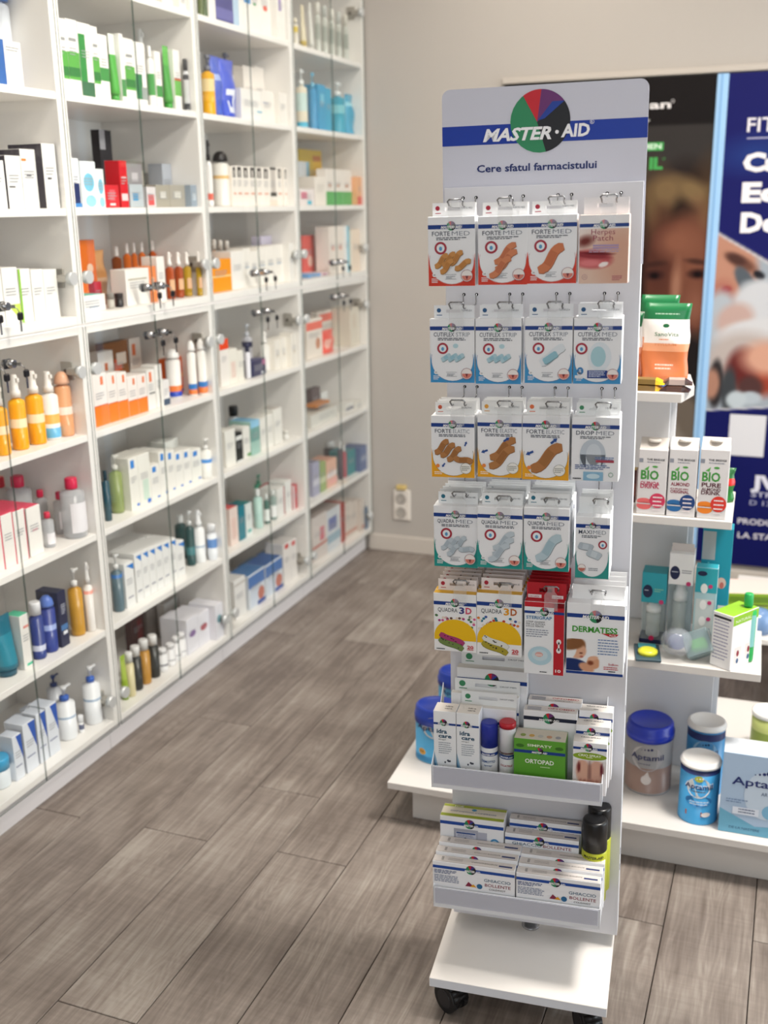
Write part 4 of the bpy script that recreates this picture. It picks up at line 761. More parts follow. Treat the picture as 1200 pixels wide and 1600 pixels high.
# the reverse of the stand carries the same board from behind
# hooks
def hook(row, col, reach):
    cx, z = HX[col], HZ[row]; b = MB(); m = mat('8e8e90', .25, 1.0); zf = z - .010
    for s in (-1, 1):
        x = cx + s*.011
        b.tube([(x, VP + .004, z + .001), (x, VP - .003, z + .0015), (x, VP - .006, z - .003), (x, VP - .006, z - .012), (x, VP - .010, z - .016), (x, VP - .018, zf - .006), (x, reach + .004, zf - .004), (x, reach - .002, zf)], .0011, m, 6)
    b.tube([(cx - .011, reach - .002, zf), (cx - .0125, reach - .004, zf + .004), (cx - .010, reach - .004, zf + .007), (cx + .010, reach - .004, zf + .007), (cx + .0125, reach - .004, zf + .004), (cx + .011, reach - .002, zf)], .0014, m, 6)
    o = b.build('peg_hook', None, MS)
    tag(o, 'twin-pronged wire peg hook, %s row, %s from the left, on the stand panel' % (ORD[row], ORD[col]), 'hook', 'peg hooks on the display stand')
    c = MB(); tg = clear('e4e8ea', .15, .08); c.poly([(cx - .006, zf + .008), (cx - .006, zf - .001), (cx - .0115, zf - .008), (cx - .0115, zf - .036), (cx + .0115, zf - .036), (cx + .0115, zf - .008), (cx + .006, zf - .001), (cx + .006, zf + .008)], tg, 0, reach - .006)
    k = len(c.v); c.v += [(x, y_ - .0008, z_) for x, y_, z_ in c.v]; c.f.append(tuple(range(2*k - 1, k - 1, -1))); c.m.append(0); c.sm.append(False)
    c.build('label_holder', o); return o

SK = 'c87a48'
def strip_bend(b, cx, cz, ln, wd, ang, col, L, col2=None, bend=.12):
    ca, sa = math.cos(ang), math.sin(ang); pts = []
    for i in range(11):
        t = i/10 - .5; x = t*ln; z = bend*ln*math.sin(t*math.pi*1.6); pts.append((cx + x*ca - z*sa, cz + x*sa + z*ca))
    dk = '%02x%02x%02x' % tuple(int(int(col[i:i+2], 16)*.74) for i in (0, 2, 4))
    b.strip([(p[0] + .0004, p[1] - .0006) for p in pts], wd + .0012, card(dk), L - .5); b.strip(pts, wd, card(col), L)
    if col2: b.strip(pts[3:8], wd*.8, card(col2), L + 1, cap=False)
def badge(b, cx, cz, r, L):
    b.ell(cx, cz, r, r, card('a83040'), L, 0, 20); b.ell(cx, cz, r*.66, r*.66, card('eaf0f4'), L + 1, 0, 16); b.ell(cx, cz - r*.08, r*.26, r*.34, card('5a9ac8'), L + 2, 0, 12)
def base_pack(w, h, d, body='f1f2f4', top=None):
    b = MB(); b.box(0, w, 0, d, 0, h, card(body), .0006, top=card(top) if top else None); return b
def hang_tab(w, h, d, col, circ, name, o, tw=.90, th=.021, red=False):
    t = MB(); x0, x1 = w*(1 - tw)/2 + w*.02, w*(1 + tw)/2 + w*.02; y0, y1 = d - .0012, d - .0004; cx = w*.5; hw = w*.16; hz0, hz1 = h + th*.42, h + th*.66
    m = card(col)
    for q in ((x0, cx - hw, h - .001, h + th), (cx + hw, x1, h - .001, h + th), (cx - hw, cx + hw, h - .001, hz0), (cx - hw, cx + hw, hz1, h + th)): t.box(q[0], q[1], y0, y1, q[2], q[3], m)
    if circ: t.ell(x0 + w*.11, h + th*.6, w*.048, w*.048, card(circ), 1, y0, 14); t.rect(x0 + w*.06, h + th*.2, x0 + w*.18, h + th*.26, card(circ), 1, y0)
    if name: t.text(name, x1 - w*.05, h + th*.52, .0028, card('b03040' if red else '4a4e58'), w*.24, 1, y0, .0, 0, 'r')
    return t.build('hang_tab', o)
def front_std(b, w, h, t1, t2, base, ring='9aa4b0', curve=True):
    """shared print: blue brand bar, two word title, fine print, round field over a coloured foot"""
    if curve:
        n = 16; cx, rx, cz, rz = w*.5, w*.475, h*.36, h*.33; pts = []
        for i in range(n + 1):
            a = math.radians(180 + 180*i/n); pts.append((min(max(cx + rx*math.cos(a), 0.0002), w - .0002), cz + rz*math.sin(a)))
        m = card(base)
        for i in range(n): b.poly([(pts[i][0], .0002), (pts[i+1][0], .0002), pts[i+1], pts[i]], m, 1)
        b.poly([(.0002, .0002), (pts[0][0], .0002), (pts[0][0], h*.36), (.0002, h*.48)], m, 1); b.poly([(pts[-1][0], .0002), (w - .0002, .0002), (w - .0002, h*.48), (pts[-1][0], h*.36)], m, 1)
        b.ring(cx, cz, rx, rz*1.02, .0005, card(ring), 2, 0, 32, -195, 15)
    b.rect(.0003, h*.822, w - .0003, h*.882, NAVY, 1)
    logo(b, w*.5, h*.865, w*.095, 2, 0, False); brand(b, w*.5, h*.848, .0042, w*.44, 5)
    if t1:
        b.text(t1, w*.09, h*.725, .0072, card('1c2440'), w*(.38 if len(t1) < 8 else .46) if t2 else w*.78, 2, 0, .004); 
        if t2: b.text(t2, w*(.51 if len(t1) < 8 else .59), h*.725, .0072, card('7c828e'), w*(.38 if len(t1) < 8 else .31), 2, 0, -.005)
    b.lines(w*.18, w*.82, h*.690, 2, .0026, card('4a4e58'), 2, 0, .55)
def foot(b, w, h, box=True, sk='d88070', n='20'):
    b.ell(w*.83, h*.15, w*.125, w*.125, card('f2ece8'), 13, 0, 18); b.ell(w*.83, h*.15, w*.105, w*.105, card(sk), 14, 0, 12, 180, 360); b.ring(w*.83, h*.15, w*.125, w*.125, .0006, card('8a3a48'), 15)
    b.poly([(w*.80, h*.15), (w*.83, h*.09), (w*.86, h*.15)], card('7a2c34'), 15)
    if box: b.rect(w*.36, h*.10, w*.60, h*.105, card('6a7078'), 4); b.rect(w*.36, h*.165, w*.60, h*.17, card('6a7078'), 4); b.lines(w*.38, w*.58, h*.135, 2, .0022, card('8a9098'), 4, 0, .5)
    b.ell(w*.13, h*.165, w*.045, w*.045, card('f4f4f4'), 4, 0, 12); b.text(n, w*.13, h*.152, .0028, DK, w*.05, 5, 0, 0, 0, 'c'); b.lines(w*.07, w*.22, h*.10, 3, .0026, card('f0f0f0'), 4, 0, .5)
def mk_forte(n):
    w, h, d = .0765, .1085, .014; b = base_pack(w, h, d); front_std(b, w, h, 'FORTE', 'MED', 'd63a22', 'c89a98'); badge(b, w*.27, h*.55, w*.13, 3)
    if n == 0:
        for i, (x, z, a) in enumerate([(.28, .37, .55), (.44, .39, .55), (.60, .41, .55), (.74, .31, .25), (.40, .29, .55)]): strip_bend(b, w*x, h*z, w*.36, w*.105, a, 'cc904e', 3 + 2*i, 'bc7e3e')
    if n == 1:
        for i, (x, z) in enumerate([(.55, .46), (.57, .36), (.45, .26)]): strip_bend(b, w*x, h*z, w*.56, w*.125, .55, 'd4845a', 3 + i*2, 'c4704a')
    if n == 2: strip_bend(b, w*.48, h*.37, w*.70, w*.19, .62, 'd07a4e', 3, 'c26c44')
    foot(b, w, h, True, 'd88070', ['40', '20', '20'][n]); o = b.build('plaster_pack'); hang_tab(w, h, d, 'f0f0f0', 'a8283c', 'FORTE MED', o); return o, w, h, d
def mk_herpes():
    w, h, d = .0755, .1065, .012; b = base_pack(w, h, d, 'ecd8cc'); o = b.build('patch_pack')
    def fn(X, Z):
        p = Pic(X, Z, (226, 196, 178)); p.half(w*.35, h*.75, -.5, .6, (240, 228, 222), .03); p.blob(w*.9, h*.35, w*.5, h*.45, (216, 170, 148), .9); p.blob(w*.12, h*.62, w*.16, h*.07, (120, 60, 55), 1.2, .3)
        p.blob(w*.25, h*.36, w*.42, h*.14, (196, 96, 98), .35, -.05); p.blob(w*.20, h*.42, w*.42, h*.045, (150, 60, 66), .5, -.12); p.blob(w*.40, h*.44, w*.30, h*.02, (110, 40, 45), .6, -.05); p.blob(w*.22, h*.30, w*.25, h*.05, (224, 130, 132), .8); p.blob(w*.5, h*.28, w*.10, h*.035, (250, 240, 236), .3, .3); return p.C
    painted('photo_print', .0004, w - .0004, .0004, h*.80, 40, 50, fn, -.0003, o)
    t = MB(); t.rect(.0004, h*.80, w - .0004, h - .0004, card('f0eeee'), 1); t.rect(.0003, h*.822, w - .0003, h*.872, NAVY, 2); logo(t, w*.5, h*.858, w*.095, 3, 0, False); brand(t, w*.5, h*.845, .0042, w*.44, 6)
    t.text('Herpes', w*.24, h*.715, .0088, card('9a3a50'), w*.48, 3, 0, -.004); t.text('Patch', w*.28, h*.625, .0088, card('9a3a50'), w*.40, 3, 0, -.004)
    for z in (.545, .51): t.rect(w*.28, h*z, w*.80, h*(z + .022), card('a890b8'), 3)
    t.lines(w*.2, w*.9, h*.485, 2, .0028, card('b8a0b8'), 3, 0, .5); t.ring(w*.12, h*.10, w*.055, w*.055, .0005, card('a87880'), 3); t.text('15', w*.12, h*.085, .0035, card('a87880'), w*.05, 3, 0, 0, 0, 'c'); t.lines(w*.68, w*.9, h*.10, 3, .0028, card('b05a68'), 3, 0, .5)
    t.build('print', o); hang_tab(w, h, d, 'f0eef0', None, None, o, .90, .026); return o, w, h, d
def mk_cuti(n):
    w, h, d = .0755, .1065, .013; b = base_pack(w, h, d)
    front_std(b, w, h, 'CUTIFLEX', 'MED' if n == 3 else 'STRIP', '3c94cc', '4a6a9a'); badge(b, w*(.29 if n < 3 else .17), h*.54, w*.125, 3)
    if n < 2:
        for i in range(3): strip_bend(b, w*(.36 + .15*i), h*(.40), w*.24, w*.10, .5, ['b4d2dc', 'a8ccd8', 'b4d2dc'][i], 3 + i, '98c4d4', .02)
        b.ell(w*.58, h*.58, w*.06, w*.05, card('b8d8e0'), 3, 0, 14)
    elif n == 2: strip_bend(b, w*.58, h*.44, w*.62, w*.18, .6, 'e2e9ee', 3, None, .04); strip_bend(b, w*.54, h*.40, w*.34, w*.14, .55, '94c2d0', 5, None, .02)
    else: b.ell(w*.55, h*.42, w*.24, h*.22, card('e0e8ee'), 3); b.ell(w*.52, h*.42, w*.155, h*.155, card('a8cfd8'), 4); b.rect(w*.30, h*.09, w*.72, h*.21, card('1a3a86'), 4); b.lines(w*.33, w*.69, h*.185, 4, .0026, card('d0d8e8'), 5, 0, .5); b.ell(w*.15, h*.20, w*.07, w*.08, card('3a80b8'), 4, 0, 14); b.text('S', w*.15, h*.18, .005, card('f0f4f8'), w*.05, 5, 0, .01, 0, 'c'); b.rect(w*.04, h*.09, w*.26, h*.13, card('f0f4f8'), 4)
    foot(b, w, h, n < 3); o = b.build('plaster_pack'); hang_tab(w, h, d, 'eef0f2', '2a5a88', 'CUTIFLEX', o); return o, w, h, d
def arrow(b, x, z, ang, s, m, L):
    ca, sa = math.cos(ang), math.sin(ang); P = [(-1, -.28), (.1, -.28), (.1, -.6), (1, 0), (.1, .6), (.1, .28), (-1, .28)]
    b.poly([(x + (p[0]*ca - p[1]*sa)*s, z + (p[0]*sa + p[1]*ca)*s) for p in P], m, L)
def mk_elastic(n):
    w, h, d = .0755, .1075, .014; b = base_pack(w, h, d); front_std(b, w, h, 'FORTE', 'ELASTIC', 'eda81c', '7a7048'); ar = card('2a4f94')
    if n == 0:
        for i, (x, z, a) in enumerate([(.24, .50, .55), (.38, .45, .5), (.53, .39, .55), (.74, .30, -.45)]): strip_bend(b, w*x, h*z, w*.42, w*.125, a, 'b27a46', 3 + 2*i, 'a06a38')
        arrow(b, w*.80, h*.56, 1.2, w*.06, ar, 4); arrow(b, w*.28, h*.20, -2.2, w*.06, ar, 4)
    if n == 1:
        for i, (x, z) in enumerate([(.57, .47), (.55, .33)]): strip_bend(b, w*x, h*z, w*.70, w*.165, .48, 'b27a46', 3 + i*2, '9c6636')
        arrow(b, w*.16, h*.42, 3.5, w*.08, ar, 4); arrow(b, w*.66, h*.62, .6, w*.08, ar, 4)
    if n == 2: strip_bend(b, w*.52, h*.35, w*.82, w*.22, .5, 'b07542', 3, 'a06a38'); arrow(b, w*.16, h*.42, 3.6, w*.09, ar, 6); arrow(b, w*.68, h*.62, .7, w*.09, ar, 6)
    b.ell(w*.80, h*.16, w*.13, w*.13, card('f2f0ea'), 7, 0, 18); b.ring(w*.80, h*.16, w*.13, w*.13, .0006, card('8a8a78'), 8); b.lines(w*.70, w*.90, h*.18, 3, .003, card('9a9a90'), 8, 0, .5)
    b.ell(w*.15, h*.19, w*.045, w*.045, card('e88a40'), 7, 0, 12); b.lines(w*.07, w*.30, h*.08, 2, .003, card('fff4e0'), 7, 0, .5)
    o = b.build('plaster_pack'); hang_tab(w, h, d, 'f0f0ee', ['c8583c', 'e0a040', 'e07040'][n], 'ELASTIC', o); return o, w, h, d
def mk_drop():
    w, h, d = .078, .1085, .018; b = base_pack(w, h, d); front_std(b, w, h, 'DROP', 'MED', 'ffffff', 'ffffff', False)
    b.ell(w*.45, h*.42, w*.27, h*.24, card('c2ccd6'), 3); b.rect(w*.18, h*.22, w*.72, h*.42, card('c2ccd6'), 3); b.ell(w*.47, h*.42, w*.16, h*.17, card('d2dae2'), 4); b.rect(w*.31, h*.22, w*.63, h*.42, card('d2dae2'), 4)
    b.rect(w*.52, h*.30, w*.90, h*.34, card('a84050'), 5); b.lines(w*.5, w*.92, h*.37, 2, .003, card('6a80b0'), 5, 0, .5); b.lines(w*.08, w*.84, h*.245, 3, .003, card('5a6a98'), 5, 0, .5)
    b.rect(w*.26, h*.01, w*.68, h*.15, card('8ab8d4'), 5); b.ell(w*.47, h*.08, w*.14, h*.04, card('c8e0ec'), 6); b.ring(w*.84, h*.11, w*.05, w*.05, .0008, card('3f8a60'), 5); b.lines(w*.04, w*.22, h*.03, 1, .003, card('303038'), 5, 0, .7)
    o = b.build('dressing_pack'); hang_tab(w, h, d, 'eceeee', '3f8a60', 'DROP MED', o); return o, w, h, d
def mk_quadra(n):
    w, h, d = .0785, .1115, .018; b = base_pack(w, h, d); front_std(b, w, h, 'QUADRA', 'MED', '1f948c', '6a9a98'); badge(b, w*.29, h*.55, w*.13, 3); G1, G2 = 'c2ced6', 'aebcc6'
    if n == 0:
        for i, (x, z, a) in enumerate([(.30, .38, .5), (.46, .41, .55), (.61, .42, .55), (.74, .31, -.3), (.44, .29, .5)]): strip_bend(b, w*x, h*z, w*.34, w*.105, a, G1, 3 + 2*i, G2)
    if n == 1:
        for i, (x, z) in enumerate([(.58, .46), (.57, .36), (.48, .265)]): strip_bend(b, w*x, h*z, w*.58, w*.125, .5, G1, 3 + i*2, G2)
    if n == 2: strip_bend(b, w*.55, h*.37, w*.74, w*.19, .6, 'b8cdd6', 3, 'a4bfca')
    foot(b, w, h); o = b.build('plaster_pack'); hang_tab(w, h, d, 'eef0f0', '2a6f86', 'QUADRA MED', o); return o, w, h, d
def mk_maxi():
    w, h, d = .0575, .107, .024; b = base_pack(w, h, d); front_std(b, w, h, 'MAXI', 'MED', '2a948c', '6a9a98'); badge(b, w*.80, h*.56, w*.13, 3)
    strip_bend(b, w*.30, h*.52, w*.42, w*.20, -.3, 'b4bfc8', 3, 'c4ced6', .04); strip_bend(b, w*.55, h*.40, w*.42, w*.22, -.5, 'bcc8d0', 4, 'ccd6dc', .04)
    b.ell(w*.20, h*.17, w*.12, w*.12, card('f2ece8'), 4, 0, 18); b.ell(w*.20, h*.17, w*.10, w*.10, card('c07060'), 5, 0, 12, 180, 360); b.ring(w*.20, h*.17, w*.12, w*.12, .0005, card('8a3a48'), 6); b.lines(w*.4, w*.7, h*.16, 2, .003, card('8a9098'), 4, 0, .5)
    o = b.build('dressing_pack'); hang_tab(w, h, d, 'eceeee', None, None, o, .94, .028); return o, w, h, d
def mk_3d(n):
    w, h, d = .078, .109, .018; b = base_pack(w, h, d, 'f2f2f2', 'e0ac18'); A = random.Random(n)
    b.rect(.0003, h*.80, w - .0003, h*.86, NAVY, 1); logo(b, w*.5, h*.845, w*.10, 2, 0, False); brand(b, w*.5, h*.828, .0042, w*.44, 5)
    b.text('QUADRA', w*.10, h*.685, .0078, DK, w*.46, 2); b.text('3', w*.60, h*.67, .012, card('3a3f80' if n == 0 else 'e8a020'), w*.12, 2, 0, .03); b.text('D', w*.75, h*.67, .012, card('d04a68' if n == 0 else 'b8622a'), w*.14, 2, 0, .03)
    for i in range(34):   # dotted confetti strip behind the yellow dome
        x, z = A.random(), .42 + .20*A.random(); b.ell(w*(.03 + .94*x), h*z, w*.035, w*.030, card(A.choice(['b03a7a', 'd05a90', '6a4a3a', '4a7a4a', 'e8d8c8'] if n == 0 else ['2f7a90', 'e08030', '3a5aa0', 'c8402c', 'e8e0d0'])), 1 + (i % 2), 0, 8)
    b.ell(w*.5, h*.26, w*.49, h*.30, card('eebd14'), 3, 0, 24, 0, 180); b.rect(w*.01, h*.20, w*.99, h*.262, card('eebd14'), 3)
    c1, c2 = (('a83a70', '708848') if n == 0 else ('e0e0d8', 'a89a30'))
    strip_bend(b, w*.42, h*.22, w*.60, w*.13, -.45, c1, 4, None, .05); strip_bend(b, w*.40, h*.13, w*.60, w*.13, -.45, c2, 5, None, .05)
    for i in range(16): t = A.random() - .5; b.ell(w*(.41 + .48*t), h*((.225 if i % 2 else .135) - .17*t) + w*.03*(A.random() - .5), w*.018, w*.014, card('22241e' if n else '4a2040'), 6, 0, 6)
    b.rect(w*.02, .0004, w*.30, h*.04, card('f2f2f2'), 2); b.text('20', w*.78, h*.07, .0062, card('c82c38'), w*.15, 6, 0, .03); b.lines(w*.78, w*.93, h*.045, 1, .003, card('c82c38'), 6, 0, .5); b.lines(w*.06, w*.26, h*.03, 1, .003, DK, 6, 0, .6)
    o = b.build('plaster_pack'); hang_tab(w, h, d, 'eee6e4', 'b02c3c', 'QUADRA 3D', o); return o, w, h, d
def mk_steri():
    w, h, d = .071, .134, .016; b = base_pack(w, h, d, 'eef0f2', 'c01e2a'); RED = card('c01e2a')
    b.rect(w*.74, .0004, w - .0004, h - .0004, RED, 1); b.rect(.0004, h*.93, w - .0004, h - .0004, RED, 1); b.rect(.0003, h*.84, w - .0003, h*.875, NAVY, 2); logo(b, w*.5, h*.87, w*.11, 3, 0, False); brand(b, w*.5, h*.857, .0042, w*.46, 6)
    b.text('STERIGRAP', w*.05, h*.765, .0058, card('3a78a8'), w*.64, 3, 0, .02); b.text('STRIP ADESIVI', w*.05, h*.715, .003, DK, w*.46, 3); b.text('PER LA SUTURA', w*.05, h*.685, .003, DK, w*.48, 3); b.text('DELLE FERITE', w*.05, h*.655, .003, DK, w*.44, 3)
    b.lines(w*.05, w*.62, h*.61, 4, .004, card('8a90a0'), 3, 0, .4)
    b.ell(w*.40, h*.26, w*.30, h*.13, card('b4d4e0'), 3); b.ell(w*.40, h*.27, w*.20, h*.08, card('c8dce4'), 4); b.ell(w*.38, h*.28, w*.10, h*.035, card('dca8a0'), 5); b.rect(w*.30, h*.275, w*.46, h*.285, card('f0e0da'), 6); b.rect(w*.30, h*.26, w*.46, h*.268, card('f0e0da'), 6)
    wh = card('f4f0f0'); b.ell(w*.87, h*.47, w*.06, w*.07, wh, 3, 0, 14); b.ell(w*.87, h*.35, w*.06, w*.07, wh, 3, 0, 14); b.rect(w*.85, h*.35, w*.89, h*.47, wh, 3); b.text('10', w*.79, h*.045, .0055, wh, w*.14, 3, 0, .03); b.lines(w*.4, w*.62, h*.03, 1, .003, DK, 3, 0, .6)
    o = b.build('suture_strip_pack'); t = hang_tab(w, h, d, 'b81c28', None, None, o, .98, .030)
    t2 = MB(); t2.rect(w*.06, h + .002, w*.40, h + .008, card('f0ecec'), 1, d - .0012); t2.text('CON GARZA', w*.08, h + .003, .0030, card('b02030'), w*.26, 2, d - .0012); t2.rect(w*.66, h + .002, w*.94, h + .008, card('f0ecec'), 1, d - .0012); t2.text('STERILE', w*.68, h + .003, .0030, card('b02030'), w*.22, 2, d - .0012); t2.build('tab_print', o)
    return o, w, h, d
def mk_derma():
    w, h, d = .0985, .131, .024; b = base_pack(w, h, d); b.rect(.0003, h*.80, w - .0003, h*.855, NAVY, 1); b.rect(.0003, .0004, w - .0003, h*.04, NAVY, 1); logo(b, w*.5, h*.825, w*.115, 2, 0); brand(b, w*.50, h*.822, .0060, w*.46, 6)
    b.text('DERMATESS', w*.10, h*.605, .0105, card('3f9a30'), w*.78, 3, 0, .03); b.poly([(w*.60, h*.60), (w*.90, h*.60), (w*.86, h*.565), (w*.76, h*.555)], card('c02a30'), 3); b.text('PLUS', w*.80, h*.568, .0030, card('f8f0f0'), w*.11, 4, 0, .02, 0, 'c')
    b.lines(w*.55, w*.92, h*.50, 6, .0052, card('6a86b4'), 3, 0, .35); b.text('5x8cm', w*.74, h*.155, .0040, card('b83040'), w*.17, 3, 0, .01); b.lines(w*.66, w*.92, h*.12, 2, .0035, card('c04a50'), 3, 0, .5); b.lines(w*.74, w*.92, h*.06, 1, .003, DK, 3, 0, .7)
    o = b.build('dressing_pack')
    def fn(X, Z):
        p = Pic(X, Z, (238, 240, 242)); p.blob(w*.14, h*.40, w*.20, h*.13, (150, 104, 70), .15); p.blob(w*.20, h*.33, w*.15, h*.11, (222, 172, 142), .2, .2); p.blob(w*.02, h*.36, w*.16, h*.16, (236, 238, 240), .1)
        p.blob(w*.10, h*.42, w*.22, h*.08, (136, 92, 60), .3, .2); p.blob(w*.26, h*.30, w*.03, h*.012, (120, 70, 55), .8); p.blob(w*.27, h*.25, w*.03, h*.012, (180, 90, 80), .8); p.blob(w*.08, h*.12, w*.30, h*.10, (38, 54, 104), .12); p.blob(w*.36, h*.10, w*.14, h*.06, (216, 160, 128), .3, -.4); p.blob(w*.48, h*.17, w*.12, h*.085, (214, 158, 124), .2, .3); p.blob(w*.43, h*.17, w*.05, h*.03, (130, 70, 48), .7); p.blob(w*.47, h*.24, w*.09, h*.03, (226, 176, 146), .3, .2)
        p.box(w*.58, w, 0, h, (238, 240, 242), .002); return p.C
    painted('photo_print', .0004, w*.60, h*.045, h*.50, 44, 40, fn, -.0003, o)
    hang_tab(w, h, d, 'efefef', None, None, o, .90, .026); return o, w, h, d

RWN = ['top', 'second', 'third', 'fourth', 'fifth']; HKN = ['leftmost', 'second', 'third', 'rightmost']
PK = [  # row, hook, builder, px box of the front pack, count behind incl. front, look
 (0, 0, lambda: mk_forte(0), (669, 338, 743, 447), 2, 'red footed plaster pack showing tan assorted strips'), (0, 1, lambda: mk_forte(1), (747, 337, 825, 445), 2, 'red footed plaster pack showing three orange strips'), (0, 2, lambda: mk_forte(2), (824, 335, 902, 443), 2, 'red footed plaster pack showing one large strip'), (0, 3, mk_herpes, (905, 335, 983, 443), 3, 'pink lip patch pack with close-up of lips'),
 (1, 0, lambda: mk_cuti(0), (672, 498, 742, 598), 1, 'blue footed waterproof plaster pack with small clear strips'), (1, 1, lambda: mk_cuti(1), (743, 498, 815, 600), 2, 'blue footed waterproof plaster pack with three strips'), (1, 2, lambda: mk_cuti(2), (820, 497, 895, 599), 2, 'blue footed waterproof plaster pack with one strip'), (1, 3, lambda: mk_cuti(3), (896, 497, 972, 600), 4, 'blue footed pack with oval dressing and navy box'),
 (2, 0, lambda: mk_elastic(0), (674, 650, 742, 746), 4, 'yellow footed plaster pack with five brown strips'), (2, 1, lambda: mk_elastic(1), (746, 649, 816, 746), 4, 'yellow footed plaster pack with two brown strips'), (2, 2, lambda: mk_elastic(2), (816, 650, 890, 750), 4, 'yellow footed plaster pack with one brown strip'), (2, 3, mk_drop, (893, 652, 968, 752), 3, 'white dressing pack with grey-blue pad'),
 (3, 0, lambda: mk_quadra(0), (678, 791, 747, 886), 5, 'teal footed plaster pack with small grey strips'), (3, 1, lambda: mk_quadra(1), (746, 793, 817, 888), 6, 'teal footed plaster pack with three grey strips'), (3, 2, lambda: mk_quadra(2), (818, 794, 890, 892), 6, 'teal footed plaster pack with one pale strip'), (3, 3, mk_maxi, (899, 808, 953, 904), 3, 'narrow teal footed dressing pack'),
 (4, 0, lambda: mk_3d(0), (678, 928, 745, 1018), 5, 'yellow topped childrens plaster pack with magenta strip'), (4, 1, lambda: mk_3d(1), (745, 928, 816, 1025), 5, 'yellow topped childrens plaster pack with spotted strip'), (4, 2, mk_steri, (819, 941, 882, 1054), 6, 'red edged suture strip pack'), (4, 3, mk_derma, (885, 944, 976, 1055), 4, 'large white dressing pack with photo of a child')]
VF = -.150
for r, c, fn, px, cnt, look in PK:
    o, w_, h_, d_ = fn()
    step = min(d_ + .0012, .118/cnt); 
    if d_ > step - .0008:   # squeeze the carton so a full hook still fits
        pass
    vf = -.030 - cnt*(d_ + .0012) if cnt >= 5 else VF + .012
    vf = max(min(vf, VF + .02), VF)
    pitch = min(d_ + .0010, (-.028 - vf)/cnt)
    ux0, _ = at_stand(px[0], (px[1] + px[3])/2, vf); ux1, _ = at_stand(px[2], (px[1] + px[3])/2, vf); _, zt = at_stand((px[0] + px[2])/2, px[1], vf); _, zb = at_stand((px[0] + px[2])/2, px[3], vf)
    u0 = (ux0 + ux1)/2 - w_/2; z0 = zt - h_; sy = min(1.0, (pitch - .0006)/d_)
    SZ = Matrix.Diagonal(((ux1 - ux0 - .0006)/w_, sy, (zt - zb)/h_, 1))
    rj = random.Random(r*10 + c)
    for k in range(cnt):
        M = MS @ Matrix.Translation((ux0 + (rj.random() - .5)*.0015*(k > 0), vf + k*pitch, zb + (rj.random() - .5)*.001*(k > 0))) @ SZ
        if k == 0: ob = o; ob.matrix_world = M
        else: ob = copy_tree(o, M)
        where = '%s row, %s hook' % (RWN[r], HKN[c])
        tag(ob, look + (', front, ' if k == 0 else ', %s behind front, ' % ORD[k - 1]) + where, 'pack', 'packs on the %s hook of the %s row' % (HKN[c], RWN[r]))
    hook(r, c, vf - .003)

# ---------------------------------------------------------------- trays of the stand
def tray(z0, vf, xl, xr, lipT, zr, hc):
    """z0 floor, lip down to z0-.006; cheeks rise towards the panel"""
    b = MB(); m = mat('e2e5ea', .3); b.box(xl, xr, vf, VP - .001, z0 - .0015, z0, m); b.box(xl, xr, vf - .0015, vf, z0 - .012, z0 + lipT, m, .0004)
    for x in (xl, xr - .0015):
        P = [(vf - .0015, z0 - .012), (VP - .001, z0 - .002), (VP - .001, z0 + hc), (vf + .03, z0 + lipT + .025), (vf - .0015, z0 + lipT)]
        n = len(P); b.add([(x, p[0], p[1]) for p in P] + [(x + .0015, p[0], p[1]) for p in P], [tuple(range(n)), tuple(range(2*n - 1, n - 1, -1))] + [(i, n + i, n + (i+1) % n, (i+1) % n) for i in range(n)], m)
    t = up(b.build('tray', stand))
    b = MB(); b.box(xl + .004, xr - .004, vf - .0035, vf - .0016, z0 - .002, z0 + lipT - .002, clear('d8dae6', .5, .12)); b.build('label_strip', t); return t
V1_, V2_ = -.135, -.150
xl1, zl1 = at_stand(674, 1195, V1_); xr1, zr1 = at_stand(941, 1236, V1_); _, zb1 = at_stand(674, 1229, V1_)
xl2, zl2 = at_stand(677, 1384, V2_); xr2, zr2 = at_stand(938, 1420, V2_); _, zb2 = at_stand(676, 1415, V2_)
T1 = zb1 + .012; T2 = zb2 + .012
tray(T1, V1_, xl1, xr1, zl1 - T1, 0, .15); tray(T2, V2_, xl2, xr2, zl2 - T2, 0, .13)
print('TRAY', round(T1, 3), round(T2, 3), round(xl1, 3), round(xr1, 3), round(xl2, 3), round(xr2, 3), round(zl1 - T1, 3), round(zl2 - T2, 3))
def in_tray(px0, px1, pyt, v, floor_z, maxw=None):
    x0, z0 = at_stand(px0, pyt, v); x1, z1 = at_stand(px1, pyt, v); return x0, x1, (z0 + z1)/2 - floor_z
